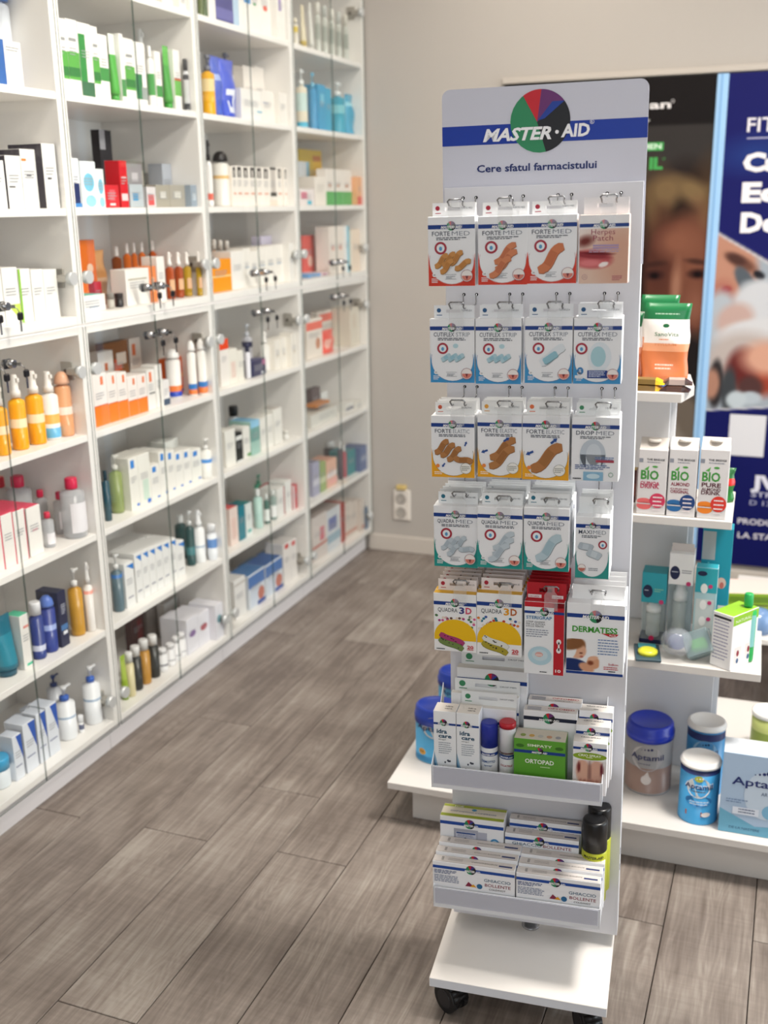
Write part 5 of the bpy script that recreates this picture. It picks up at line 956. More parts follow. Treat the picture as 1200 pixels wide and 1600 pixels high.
def mk_idra(w, h, d):
    b = base_pack(w, h, d, 'f0f2f4', 'efe8e0'); b.rect(.0003, h*.80, w - .0003, h*.83, NAVY, 1); logo(b, w*.45, h*.835, w*.16, 2, 0, False); brand(b, w*.45, h*.820, .0036, w*.5, 5)
    b.text('idra', w*.14, h*.675, .0085, card('1f4f6a'), w*.46, 2, 0, .03); b.text('care', w*.22, h*.61, .0078, card('1f4f6a'), w*.58, 2, 0, .03); b.text('idragel', w*.22, h*.575, .0026, DK, w*.32, 2); b.lines(w*.22, w*.80, h*.53, 6, .0042, card('8a94a0'), 2, 0, .35)
    A = random.Random(3)
    b.poly([(.0003, .0003), (w*.5, .0003), (w*.22, h*.12), (.0003, h*.40)], card('8ab0c8'), 1); b.poly([(.0003, .0003), (w*.38, .0003), (w*.14, h*.12), (.0003, h*.30)], card('4a80a8'), 2)
    for i in range(13): b.ell(w*(.25 + .65*A.random()), h*(.02 + .28*A.random()), .0012 + .001*A.random(), .0012 + .001*A.random(), card('4a4f5a'), 3, 0, 8)
    b.text('idra', w*.45, d*.55, .005, card('6a6058'), w*.34, 1, h, .02, plane='top'); b.text('care', w*.45, d*.30, .005, card('6a6058'), w*.34, 1, h, .02, plane='top')
    return b.build('gel_carton')
x0, x1, h = in_tray(677, 712, 1112, -.120, T1)
o = mk_idra(x1 - x0, h, .036); o.matrix_world = MSd(x0, -.120, T1 + .0004); tag(o, 'tall slim white gel carton, left of the pair in the upper tray', 'box', 'white gel cartons in the upper tray')
x2, x3, h2 = in_tray(712.7, 748, 1119, -.120, T1)
o = copy_tree(o, MSd(x1 + .001, -.120, T1 + .0004)); o['label'] = 'tall slim white gel carton, right of the pair, beside blue spray cap'
# two little cans
def can(name, px0, px1, pyt, v, fl, cap, body, capf, bands, txt, lab, tcol='1d2a5a'):
    x0, x1, h = in_tray(px0, px1, pyt, v, fl); w = x1 - x0; r = w/2; b = MB(); m = mat(body, .3, 0, .5); zc = h*(1 - capf)
    prof = [(r*.9, 0, m), (r, .003, m)]
    for a, c_, col in bands: prof += [(r, a*h, plast(col)), (r, c_*h, m)]
    prof = sorted(prof, key=lambda p: p[1]) + [(r, zc - .003, m), (r*.93, zc, m)]
    b.lathe(prof, 0, 0, m, 28); o = b.build(name)
    c = MB(); c.lathe([(r*.98, zc + .0004), (r*.98, h - .004), (r*.90, h - .0006), (r*.7, h)], 0, 0, plast(cap), 28); c.build('cap', o)
    if txt:
        t = MB()
        for s, z, hh, col, wd in txt: 
            k = len(t.v); t.text(s, 0, z*h, hh, card(col), wd*w, 0, 0, .03, .15, 'c')
            t.v[k:] = [(r*1.012*math.sin(x/r), -r*1.012*math.cos(x/r), z_) for x, y_, z_ in t.v[k:]]
        t.build('print', o)
    o.matrix_world = MSd((x0 + x1)/2, v + r, fl + .0004); tag(o, lab, 'spray can'); return o
can('spray_can', 748.5, 776, 1134, -.112, T1, '1c2c98', 'f0f1f3', .42, [(.44, .50, '143a86')], [('MASTER-AID', .45, .0036, 'f4f4f6', .8), ('DEMOTTO', .32, .0048, '1d4a86', .85), ('spray', .26, .003, '4a6a9a', .5)], 'small white spray can with tall royal blue cap')
can('spray_can', 778, 804.5, 1134, -.112, T1, 'dcdce0', 'f0f0f0', .46, [(.44, .52, '1a3a7a'), (.54, .56, 'c02030')], [('MASTER-AID', .46, .0034, 'f4f4f6', .8), ('CICATRIZ', .30, .0040, 'a83038', .8)], 'small white spray can with clear cap and red top')
x0, x1, h = in_tray(778, 804.5, 1134, -.112, T1); b = MB(); r = (x1 - x0)/2; b.lathe([(r*1.0, h + .0006), (r*1.0, h + .010), (r*.85, h + .012)], 0, 0, plast('b81e2c'), 24)
par = [q for q in bpy.data.objects if q.get('label', '').startswith('small white spray can with clear cap')][0]; b.build('cap_top', par)
for q in (par,): q.matrix_world = q.matrix_world @ Matrix.Scale(.92, 4, (0, 0, 1))
# green box
x0, x1, h = in_tray(803, 884, 1157, -.122, T1); w = x1 - x0; d = .042
b = base_pack(w, h, d, '5c9f32', 'cfc8b8'); b.rect(.0003, h*.72, w - .0003, h*.78, NAVY, 1); logo(b, w*.5, h*.775, w*.075, 2, 0, False); brand(b, w*.5, h*.75, .0036, w*.30, 5)
b.text('SIMPATY', w*.5, h*.86, .0050, card('e8f0d8'), w*.48, 2, 0, .02, 0, 'c'); b.text('ORTOPAD', w*.5, h*.52, .0085, card('f2f6ec'), w*.56, 2, 0, .02, 0, 'c'); b.lines(w*.52, w*.74, h*.45, 1, .004, card('bcd8a0'), 2, 0, .5)
b.ell(w*.12, h*.86, w*.08, h*.035, card('3a6f20'), 1); b.ell(w*.88, h*.86, w*.08, h*.035, card('3a6f20'), 1)
for i, c_ in enumerate(['8aa050', 'c8a050', 'b8b8b0', 'c89878', '98989c']): b.v; k = len(b.v); b.ell(w*(.16 + .17*i), d*.35, w*.055, d*.13, card(c_), 1, 0, 12); b.v[k:] = [(x, z_, h + .0004) for x, y_, z_ in b.v[k:]]
o = b.build('eye_patch_carton'); o.matrix_world = MSd(x0, -.122, T1 + .0004); tag(o, 'bright green carton with cream top in the upper tray', 'box')
# grey topped cartons behind the green box and at the right
def boxes(spec, nm, fz, group, mk):
    for i, (px0, px1, pyt, v, d, lab) in enumerate(spec):
        x0, x1, h = in_tray(px0, px1, pyt, v, fz); o = mk(x1 - x0, h, d); o.name = nm; o.matrix_world = MSd(x0, v, fz + .0004); tag(o, lab, 'box', group)
def mk_opto(w, h, d):
    b = base_pack(w, h, d, 'f0f0f2', 'd9d2cc'); b.rect(.0003, h*.86, w - .0003, h*.915, card('1a2238'), 1); logo(b, w*.48, h*.90, w*.11, 2, 0, False); brand(b, w*.48, h*.88, .0038, w*.38, 5)
    b.text('OPTOMED', w*.44, d*.50, .0058, card('b04848'), w*.50, 1, h, .02, plane='top'); b.text('COMFORT', w*.50, d*.16, .0034, DK, w*.34, 1, h, .0, plane='top')
    for i in range(3): b.toprect(w*.06, d*(.2 + .2*i), w*.32, d*(.28 + .2*i), h, card('6a7890'))
    return b.build('x')
boxes([(818, 902, 1113, -.078, .023, 'white eye dressing carton behind the green box'), (825, 909, 1097, -.053, .023, 'white eye dressing carton at the back, behind its twin')], 'eye_dressing_carton', T1, 'eye dressing cartons in the upper tray', mk_opto)
def mk_crio(w, h, d):
    b = base_pack(w, h, d, 'f0f0f2', 'd8d2cb'); b.rect(.0003, h*.86, w - .0003, h*.905, NAVY, 1); logo(b, w*.45, h*.905, w*.13, 2, 0, False); brand(b, w*.47, h*.882, .0040, w*.5, 5)
    b.ell(w*.5, h*.74, w*.5, h*.07, card('8aa828'), 2, 0, 22); b.text('CRIO SPRAY', w*.5, h*.735, .0045, card('f0f4e0'), w*.68, 3, 0, .02, 0, 'c'); b.lines(w*.4, w*.62, h*.71, 1, .003, card('e8f0c8'), 3, 0, .5)
    b.text('CRIO SPRAY', w*.5, d*.62, .0042, DK, w*.60, 1, h, .01, plane='top', anchor='c'); b.toprect(w*.42, d*.25, w*.56, d*.32, h, card('6a6a6e'))
    def fn(X, Z):
        p = Pic(X, Z, (226, 220, 218)); p.blob(w*.32, h*.42, w*.22, h*.26, (214, 168, 146), .25, .1); p.blob(w*.68, h*.42, w*.22, h*.26, (210, 164, 144), .25, -.1); p.blob(w*.18, h*.52, w*.05, h*.10, (120, 50, 50), .6); p.blob(w*.86, h*.50, w*.05, h*.12, (110, 46, 56), .6); p.blob(w*.5, h*.42, w*.05, h*.24, (150, 110, 100), .8)
        for i in range(5): p.blob(w*(.24 + .12*i), h*.25, w*.04, h*.06, (196, 140, 124), .5)
        return p.C
    o = b.build('x'); painted('photo_print', .0004, w - .0004, .0004, h*.66, 24, 30, fn, -.0003, o); return o
boxes([(895.5, 949, 1161, -.122, .028, 'white foot spray carton with green oval, front of three'), (900, 953.5, 1135, -.092, .028, 'white foot spray carton, middle of three at the right end'), (905, 958, 1112, -.063, .028, 'white foot spray carton, rearmost of three at the right end')], 'foot_spray_carton', T1, 'foot spray cartons in the upper tray', mk_crio)
# large dressing packs standing at the back left of the upper tray
def mk_big(big):
    def f(w, h, d):
        b = base_pack(w, h, d, 'eff0f2', 'dcd8d2')
        if big: b.rect(.0003, h*.86, w - .0003, h*.90, NAVY, 1); logo(b, w*.5, h*.895, w*.10, 2, 0); brand(b, w*.5, h*.875, .005, w*.4, 6)
        else: b.rect(.0003, h*.76, w - .0003, h*.80, NAVY, 1); brand(b, w*.35, h*.78, .0042, w*.5, 3); b.text('DROP', w*.10, h*.68, .0075, DK, w*.30, 2); b.text('MED', w*.45, h*.68, .0075, card('8a8e96'), w*.30, 2)
        o = b.build('x'); t = hang_tab(w, h, d, 'eceeee', '3f8a60', 'DROP MED', o, .96, .026); return o
    return f
boxes([(716, 806, 1107, -.080, .013, 'white dressing pack with hang tab, frontmost behind the gel cartons')], 'dressing_pack', T1, 'tall dressing packs at the back of the upper tray', mk_big(False))
boxes([(705, 811, 1087, -.064, .013, 'second white dressing pack with hang tab behind the gel cartons')], 'dressing_pack', T1, 'tall dressing packs at the back of the upper tray', mk_big(False))
boxes([(714, 824, 1047, -.048, .020, 'tallest white dressing pack with round logo, at the back of the upper tray')], 'dressing_pack', T1, 'tall dressing packs at the back of the upper tray', mk_big(True))
# lower tray
def mk_gh(front):
    def f(w, h, d):
        b = base_pack(w, h, d, 'f1f2f5', 'd6cfca')
        z = h if h < .1 else h
        b.rect(.0003, h - .0145, w - .0003, h - .0085, card('1f4a9c'), 1); logo(b, w*.47, h - .0105, .0095, 2, 0); brand(b, w*.49, h - .0125, .0046, .030, 6)
        if front:
            b.text('GHIACCIO', w*.63, h - .0310, .0066, card('2f5a78'), w*.32, 2, 0, .005); b.text('BOLLENTE', w*.64, h - .0410, .0066, card('8a3444'), w*.31, 2, 0, .008); b.text('COLD/HOT', w*.69, h - .0480, .0036, DK, w*.20, 2, 0, .01)
            b.lines(w*.02, w*.32, h - .0190, 3, .0030, card('4a5a88'), 2, 0, .55); b.lines(w*.02, w*.34, h - .0300, 5, .0032, card('7a84a0'), 2, 0, .5)
            b.poly([(w*.40, h - .046), (w*.44, h - .036), (w*.50, h - .044), (w*.47, h - .046)], card('8a2c48'), 2); b.poly([(w*.46, h - .046), (w*.50, h - .040), (w*.54, h - .046)], card('e0a020'), 3); b.ell(w*.575, h - .043, .0055, .0055, card('2a6a98'), 2, 0, 16)
        else:
            b.text('GHIACCIO', w*.10, h - .0228, .0062, card('2f5a78'), w*.40, 2, 0, .005); b.text('BOLLENTE', w*.52, h - .0228, .0062, card('8a3444'), w*.38, 2, 0, .008)
        b.toprect(w*.03, d*.05, w*.97, d*.10, h, card('b8b0ac')); 
        for i in range(9): b.toprect(w*(.10 + .010*(i % 3)), d*(.30 + .18*(i // 3)), w*(.107 + .010*(i % 3)), d*(.42 + .18*(i // 3)), h, card('6a6866'))
        b.text('GHIACCIO BOLLENTE', w*.46, d*.42, .0036, card('6a6058'), w*.32, 1, h, 0, plane='top'); b.toprect(w*.80, d*.30, w*.96, d*.52, h, card('3a4470'))
        for i in range(3): b.toprect(w*.18, d*(.35 + .15*i), w*.36, d*(.40 + .15*i), h, card('a8a29e'))
        return b.build('x')
    return f
L3 = ['front', 'middle', 'rear']
boxes([(676 + 5*i, 804.5 + 4.5*i, 1353 - 15*i, V2_ + .004 + .0225*i, .0215, 'cold and hot compress carton, %s of the left three in lower tray' % L3[i]) for i in range(3)], 'compress_carton', T2, 'flat compress cartons in the lower tray', mk_gh(True))
boxes([(806.5 + 3.7*i, 939 + 3*i, 1372 - 15*i, V2_ + .004 + .0225*i, .0215, 'cold and hot compress carton, %s of the right three in lower tray' % L3[i]) for i in range(3)], 'compress_carton', T2, 'flat compress cartons in the lower tray', mk_gh(True))
boxes([(789, 905, 1308, -.076, .022, 'compress carton with large front title, behind the right three'), (796, 909, 1286, -.052, .020, 'compress carton at the back beside the black cans')], 'compress_carton', T2, 'flat compress cartons in the lower tray', mk_gh(False))
def mk_pot(w, h, d):
    b = base_pack(w, h, d, 'f0f1f4', 'e2dac6'); b.rect(.0003, h - .017, w - .0003, h - .010, card('1f4a9c'), 1); logo(b, w*.47, h - .0125, .010, 2, 0); brand(b, w*.49, h - .0150, .0045, .028, 6)
    b.toprect(.0005, d*.04, w - .0005, d*.24, h, card('9aa82c')); b.toprect(.0005, d*.78, w - .0005, d*.96, h, card('a8b440')); b.text('DISPOSITIVO COMPRESSE', w*.14, d*.42, .0045, card('4a5a88'), w*.72, 1, h, 0, plane='top'); b.text('ICE', w*.18, d*.80, .004, card('f4f4e8'), w*.14, 2, h, .02, plane='top')
    k = len(b.v); b.ell(w*.5, d*.66, .005, .004, card('4a90b8'), 1, 0, 14); b.v[k:] = [(x, z_, h + .0004) for x, y_, z_ in b.v[k:]]
    b.rect(w*.22, h - .050, w*.60, h - .024, card('a8aab8'), 2); b.rect(w*.25, h - .045, w*.57, h - .030, card('c8cad6'), 3); b.rect(w*.26, h - .034, w*.56, h - .031, card('2a4a88'), 4); b.ell(w*.40, h - .045, .003, .003, card('1d2a5a'), 4, 0, 14); b.lines(w*.28, w*.54, h - .036, 3, .002, card('8a90a8'), 4, 0, .5); b.rect(w*.60, h - .050, w*.74, h - .027, card('b4b6c4'), 2)
    b.ell(w*.86, h - .046, .0085, .0085, card('4a90c0'), 2, 0, 20); b.ell(w*.86, h - .046, .005, .005, card('c0dcec'), 3, 0, 14)
    return b.build('x')
boxes([(687.5, 787, 1280, -.076, .046, 'large white carton with olive green stripes on top, lower tray')], 'compress_pack_carton', T2, None, mk_pot)
YT = [('MASTER-AID', .575, .0054, '16161a', .85), ('ICE SPRAY', .50, .0045, '2a2a20', .7)]
can('spray_can', 908, 949, 1290, -.098, T2, '0e0e10', 'b8be2e', .36, [], YT, 'black capped yellow-green spray can at the right of the lower tray')
can('spray_can', 917, 955, 1268, -.060, T2, '0e0e10', 'b8be2e', .36, [], YT, 'second black capped spray can, half hidden behind the first')
# ---------------------------------------------------------------- low gondola shelves to the right
GW = mat('d2cec9', .35); GA = math.radians(1.9)
GX, GY = -.34, 2.215
MG = Matrix.Translation((GX, GY, 0)) @ Matrix.Rotation(GA, 4, 'Z'); MGI = MG.inverted()
def at_g(px, py, y):
    o = MGI @ CAMP; d = MGI.to_3x3() @ ray(px, py); t = (y - o.y)/d.y; p = o + d*t; return p.x, p.z
gond = empty('gondola_shelf', MG); tag(gond, 'white tiered gondola unit with four shelves behind the plaster stand', 'shelf unit')
LV = {1: (.12, 0.0, .515, .62), 2: (.508, .045, .335, .26), 3: (.848, .045, .25, .26), 4: (1.115, .045, .13, .26)}   # top z, front y, half width, depth
def prism(b, P, z0, z1, m):
    n = len(P); b.add([(p[0], p[1], z0) for p in P] + [(p[0], p[1], z1) for p in P], [tuple(range(n - 1, -1, -1)), tuple(range(n, 2*n))] + [(i, (i+1) % n, n + (i+1) % n, n + i) for i in range(n)], m)
for k, (z, y, hw, dp) in LV.items():
    b = MB()
    if k == 4: prism(b, [(-hw, y), (hw, y), (hw + .02, y + .10), (hw, y + dp + .02), (-hw, y + dp + .02), (-hw - .02, y + .10)], z - .018, z, GW)
    elif k == 1: b.box(-hw, hw, y, y + dp + .12, z - .018, z, GW, .001)
    else: b.box(-hw, hw, y, y + dp, z - .018, z, GW, .001)
    b.build('shelf', gond)
b = MB(); b.box(-.465, -.30, .05, .64, 0, .1015, GW, .001); b.box(-.299, .465, .05, .64, 0, .1015, GW, .001); b.build('plinth', gond)
for z0, z1, hw in ((.1205, .4895, .235), (.5085, .8295, .150), (.8485, 1.0965, .092)):
    for y in (.300, .322):
        b = MB(); x0 = -hw if y < .31 else -hw - .012; b.box(x0, -x0, y, y + .018, z0, z1, mat('d9dadc', .35), .001); b.build('centre_panel', gond)
def gplace(o, x, z, y, lab, cat, rz=0.0, group=None):
    o.matrix_world = MG @ Matrix.Translation((x, y, z)) @ Matrix.Rotation(rz, 4, 'Z'); tag(o, lab, cat, group); return o
def gx(px0, px1, pyt, y, lvl):
    a, z = at_g(px0, pyt, y); c_, z2 = at_g(px1, pyt, y); return a, c_, (z + z2)/2 - LV[lvl][0]
# level 1: formula tins
def tin(px0, px1, pyt, y, body, bands, lid, lidh, lab, txt, fl=1, extra=None, sy=1.0, seg=36):
    x0, x1, h = gx(px0, px1, pyt, y, fl); w = x1 - x0; r = w/2; b = MB(); m = mat(body, .3, 0.0, .5, .2); zl = h - lidh; prof = [(r*.97, 0), (r*.97, .003)] + rbands(h, r*.96, .004, zl, m, bands); b.lathe(prof, 0, 0, m, seg, 1, sy); o = b.build('formula_tin')
    c = MB(); lm = plast(lid); c.lathe([(r*1.0, zl + .0005), (r*1.01, zl + lidh*.45), (r*.97, zl + lidh*.5), (r*.95, zl + lidh*.85), (r*.86, h), (r*.80, h - .002), (.001, h - .002)], 0, 0, lm, seg, 1, sy); c.build('lid', o)
    t = MB()
    for fnc in txt: fnc(t, w, h)
    R_ = r*.975; t.v = [(R_*math.sin(x/R_) , -(R_*sy)*math.cos(x/R_) + y_*1.0, z_) for x, y_, z_ in t.v]; t.build('print', o)
    gplace(o, (x0 + x1)/2, LV[fl][0] + .0005, y + r*sy, lab, 'tin', 0, None); return o
def lab_apt(zt, hh, tcol, shield, gold=False, drop=None):
    def f(t, w, h):
        if shield: t.ell(0, h*(zt + .02), w*.34, h*.19, card(shield), 1, 0, 22)
        t.text('Aptamil', 0, h*zt, hh*h, card(tcol), w*.72, 3, 0, .015, 0, 'c')
        for i in range(4): t.ell(-w*.12 + w*.07*i, h*(zt + hh*1.7 + .006*i), w*(.010 + .006*i), w*(.010 + .006*i), card(tcol), 3, 0, 10)
        t.lines(-w*.18, w*.22, h*(zt - .07), 1, .005, card('6a6a78'), 3, 0, .5)
        if drop: t.ell(0, h*(zt - .30), w*.11, h*.07, card(drop), 2, 0, 16); t.poly([(-w*.08, h*(zt - .27)), (w*.08, h*(zt - .27)), (w*.03, h*(zt - .17))], card(drop), 2)
    return f
tin(975, 1053, 1140, .13, 'a4a2a2', [(.0, .40, 'a08478')], '2338b0', .040, 'large silver and bronze formula tin with royal blue lid', [lab_apt(.53, .085, '2a2f5a', 'b0acac', False, 'd0c8c4')])
tin(1061, 1128, 1197, .035, '3f9ad0', [(.82, .90, '16265e')], 'eceae6', .014, 'small blue formula tin with white lid, in front', [lab_apt(.62, .085, 'f0f2f8', None), lambda t, w, h: (t.ell(0, h*.62, w*.30, h*.17, card('e8eef0'), 1, 0, 20), t.ell(0, h*.77, w*.11, h*.05, card('c8cc40'), 2, 0, 14), t.text('Aptamil', 0, h*.60, .085*h, card('1d2a66'), w*.70, 4, 0, .015, 0, 'c'), t.ell(w*.02, h*.40, w*.34, h*.09, card('2a78b8'), 2, 0, 20), t.lines(-w*.2, w*.3, h*.38, 2, .006, card('d8e8f4'), 4, 0, .5), t.rect(-w*.30, h*.14, w*.12, h*.22, card('b06048'), 2), t.ell(w*.22, h*.18, w*.12, h*.04, card('e8e0dc'), 3, 0, 14))])
tin(1072, 1136, 1138, .16, '3a88bc', [(.80, .90, '16265e')], 'e4e2de', .014, 'small blue formula tin with white lid, standing behind its twin', [lab_apt(.60, .085, '1d2a56', '8ab4d0')])
# pale blue formula box
x0, x1, h = gx(1131, 1225, 1181, .030, 1); w, d = .155, .075; b = MB(); b.box(0, w, 0, d, 0, h, card('a8bfd8'), .001, top=card('d8dde2')); b.poly([(.0004, .0004), (w - .0004, .0004), (w - .0004, h*.16), (w*.5, h*.12), (.0004, h*.30)], card('6aa8c4'), 1)
b.ell(w*.62, h*.52, w*.30, h*.30, card('c0d0e0'), 2); b.text('Aptamil', w*.14, h*.62, .020, card('24306a'), w*.80, 4, 0, .015)
for i in range(4): b.ell(w*(.45 + .06*i), h*(.77 + .01*i), .0015 + .0012*i, .0015 + .0012*i, card('24306a'), 4, 0, 12)
b.text('AR', w*.55, h*.52, .009, card('5a6a88'), w*.09, 4, 0, .01); b.lines(w*.08, w*.40, h*.42, 2, .006, card('7a90b0'), 4, 0, .5); b.rect(w*.18, h*.25, w*.54, h*.34, card('d8e0ec'), 4); b.lines(w*.26, w*.50, h*.31, 2, .007, card('5a6a88'), 5, 0, .4); b.ell(w*.70, h*.32, w*.12, h*.09, card('7ab0d0'), 3); b.text('DE LA NASTERE', w*.15, h*.06, .006, card('3a5878'), w*.42, 4)
gplace(b.build('formula_carton'), x0, .1205, .030, 'pale blue formula carton standing at the right of the lowest shelf', 'box')
# blue tins at the left end
tin(640, 712, 1112, .115, '4a9cc8', [(.0, .12, '3a86b8')], '2340a8', .046, 'blue formula tin with angular dark blue lid, left end of lowest shelf', [lambda t, w, h: (t.ell(w*.05, h*.68, w*.30, h*.20, card('c8c4c0'), 1, 0, 20), t.text('Aptamil', -w*.02, h*.62, h*.085, card('2a2a5a'), w*.78, 3, 0, .015, 0, 'c'), [t.ell(w*(-.06 + .06*i), h*(.78 + .004*i), w*(.008 + .006*i), w*(.008 + .006*i), card('2a2a5a'), 3, 0, 10) for i in range(4)], t.ell(w*.18, h*.38, w*.14, h*.13, card('b8c8d0'), 2, 0, 16), t.ell(-w*.26, h*.20, w*.10, h*.06, card('e0a850'), 2, 0, 16), t.text('1+', -w*.26, h*.18, h*.05, card('8a5a20'), w*.10, 4, 0, .02, 0, 'c'))], 1, None, .8, 28)
tin(677, 745, 1058, .33, '4a9cc8', [(.0, .12, '3a86b8')], '2340a8', .040, 'blue formula tin standing behind the angular lidded one', [lab_apt(.62, .08, '2a2a5a', 'c8c4c0')], 1, None, .8, 28)
# green tin at the far right
x, z = at_g(1205, 1110, .44)
b = MB(); r = .045; hh = z - .12; b.lathe([(r*.97, 0), (r, .004, card('b8c070')), (r, hh*.25, card('8fa048')), (r, hh*.6, card('c0c878')), (r, hh - .012)], 0, 0, card('9aa850'), 28); o = b.build('cereal_tin'); c = MB(); c.lathe([(r*1.03, hh - .0115), (r*1.03, hh - .002), (r*.95, hh), (r*.9, hh - .003), (.001, hh - .003)], 0, 0, plast('eceae4'), 28); c.build('lid', o)
gplace(o, x, .1205, .44, 'green tin with white lid at the rear right of the lowest shelf', 'tin')
# level 2: baby goods
TEAL = '2f9fae'
def blister(px0, px1, pyt, y, top, kind, lab, up_=0.0, z0=.0):
    x0, x1, h = gx(px0, px1, pyt, y, 2); w = x1 - x0; d = .055; b = MB()
    ht = h*(.42 if kind == 'short' else .33); b.box(0, w, 0, d, h - ht, h, card(top), .0008, top=card(top)); b.box(0, w, 0, d, 0, .010, card('1c2448'), .0005)
    b.box(0, w, d - .001, d, .010, h - ht, card('b8c4c8')); b.ell(w*.25, h - ht*.62, w*.20, ht*.22, card('1c2448'), 1, 0, 18); b.lines(w*.12, w*.38, h - ht*.60, 1, .003, card('d8dce8'), 2, 0, .6); b.lines(w*.52, w*.92, h - ht*.55, 2, .005, card('8ac8a8' if kind == 'short' else '9a98a0'), 1, 0, .5); b.ell(w*.82, h - ht*.95, w*.10, w*.10, card('c83a70'), 1, 0, 16)
    b.ell(w*.5, .014, w*.11, w*.11, card('c8285a'), 1, -.001, 16)
    if kind == 'tall': b.box(w*.05, w*.95, d*.4, d*.42, h, h + .018, card('d8cfca'))
    o = b.build('baby_bottle_pack')
    t = MB(); t.box(.0015, w - .0015, .001, d - .002, .0102, h - ht - .0004, clear('dfe8e6', .14, .05)); t.build('clear_sleeve', o)
    c = MB(); cx, cy = w/2, d/2; r = w*.30; hh = h - ht; c.lathe([(r*.9, .0108), (r, .015), (r, hh*.30), (r*.86, hh*.36), (r, hh*.44), (r, hh*.66), (r*.7, hh*.70)], cx, cy, clear('cfd8d6', .6), 20, capt=False); c.build('bottle', o)
    c = MB(); c.lathe([(r*1.02, hh*.705), (r*1.02, hh*.82), (r*.75, hh*.86), (r*.60, hh*.96)], cx, cy, plast('eef0f0'), 20); c.build('cap', o)
    gplace(o, x0, LV[2][0] + .0006, y, lab, 'baby bottle'); return o
blister(1004, 1043, 896, .150, TEAL, 'short', 'packed baby bottle with teal header card on the second shelf')
blister(1047, 1086, 866, .150, 'f0efee', 'tall', 'taller packed baby bottle with white header card')
x0, x1, h = gx(1088, 1123, 888, .150, 2); w = x1 - x0; b = MB(); b.box(0, w, 0, .035, 0, h, card('a8c8cc'), .001, top=card(TEAL)); b.rect(.0005, h*.70, w - .0005, h - .0005, card(TEAL), 1); b.rect(.0005, h*.0, w - .0005, h*.08, card('1c2448'), 1); b.rect(w*.08, h*.12, w*.9, h*.62, card('c8d0ce'), 1)
for i in range(3): b.ell(w*.42, h*(.75 - .2*i), w*.16, h*.06, card('e8e8e4'), 2, 0, 14); b.ell(w*.70, h*(.78 - .2*i), w*.10, w*.10, card('c83a70'), 3, 0, 14)
b.ell(w*.3, h*.93, w*.22, h*.03, card('1c2448'), 2, 0, 14); gplace(b.build('teat_pack'), x0, LV[2][0] + .0006, .150, 'teal teat pack with pink dots beside the tall baby bottle', 'pack')
x0, x1, h = gx(1099, 1147, 826, .215, 2); w = x1 - x0; b = MB(); b.box(0, w, 0, .05, 0, h, card('1f8fa4'), .001, side=card('14606e')); b.rect(w*.02, h*.72, w*.45, h*.97, card('a8acac'), 1); b.ell(w*.72, h*.52, w*.16, h*.05, card('d8b8a8'), 1, 0, 16); b.ell(w*.74, h*.50, w*.07, h*.03, card('c06a60'), 2, 0, 12); b.rect(w*.66, h*.14, w*.92, h*.32, card('d8dcd8'), 1); b.rect(w*.74, h*.18, w*.82, h*.28, card('7a2c30'), 2); b.rect(0.0003, .0003, w - .0003, h*.10, card('1c2448'), 1); b.poly([(w*.18, h*.40), (w*.34, h*.40), (w*.28, h*.70), (w*.22, h*.70)], card('5ab8c4'), 1)
gplace(b.build('breast_pump_carton'), x0, LV[2][0] + .0006, .215, 'tall teal carton standing at the back of the second shelf', 'box')
x0, x1, h = gx(1109, 1138, 953, .035 + .045, 2); w, d = .052, .095; b = MB(); b.box(0, w, 0, d, 0, h, card('f0efee'), .001, top=card('8fc030')); b.rect(w*.06, h*.90, w*.9, h*.94, card('2a2a2e'), 1); b.lines(w*.10, w*.85, h*.85, 12, .008, card('8a88a8'), 1, 0, .3)
k = len(b.v)
for i in range(2):   # right-hand face: product pictures
    b.rect(d*(.12 + .42*i), h*.06, d*(.40 + .42*i), h*.40, card('e4dcd8'), 1); b.ell(d*(.26 + .42*i), h*.28, d*.05, h*.06, card('8a2c38'), 2, 0, 12); b.ell(d*(.26 + .42*i), h*.14, d*.05, h*.05, card('3a5a80'), 2, 0, 12)
b.rect(.001, h*.82, d - .001, h - .001, card('8fc030'), 1); b.text('NATURAL', d*.1, h*.86, .007, card('eef4e0'), d*.6, 2)
b.v[k:] = [(w - y_, x, z_) for x, y_, z_ in b.v[k:]]
gplace(b.build('baby_wash_carton'), x0 + .008, LV[2][0] + .0006, .072, 'white carton with lime green top, turned edge-on, second shelf', 'box', math.radians(-33))
x0, x1, h = gx(1165, 1194, 938, .10, 2); w = x1 - x0; o = k_bottle('wash_bottle', w, w*.8, h*1.06, '1f9a4a', '2aa858', [], 'cap'); k_label(o, w, w*.8, h, '8ac8c4', .25, .75); gplace(o, x0 - .012, LV[2][0] + .0006, .10, 'green plastic bottle with pale label at the right end of the shelf', 'bottle')
# lying things
x, z = at_g(1012, 1003, .075); b = MB(); b.box(-.028, .028, -.045, .045, 0, .006, card('38505a'), .001); b.lathe([(.022, .0062), (.022, .014), (.014, .018)], 0, -.01, plast('d8d838'), 20); b.box(-.02, .02, .018, .040, .0062, .010, card('4aa0a8'), .001); gplace(b.build('soother_card'), x, LV[2][0] + .0006, .085, 'flat card with yellow soother lying on the second shelf', 'soother pack', .15)
b = MB(); b.lathe([(.026, 0), (.031, .006), (.031, .040), (.024, .052), (.012, .060)], 0, 0, clear('c8d0da', .26, .06), 24); o = b.build('plastic_container'); c = MB(); c.lathe([(.018, .004), (.018, .03)], 0, 0, clear('8890b0', .6), 18); c.build('inner_cup', o)
x, z = at_g(1050, 1005, .09); o.matrix_world = MG @ Matrix.Translation((x, .10, LV[2][0] + .0335)) @ Matrix.Rotation(.5, 4, 'Z') @ Matrix.Rotation(math.radians(72), 4, 'X'); tag(o, 'clear round plastic container lying on its side, second shelf', 'container')
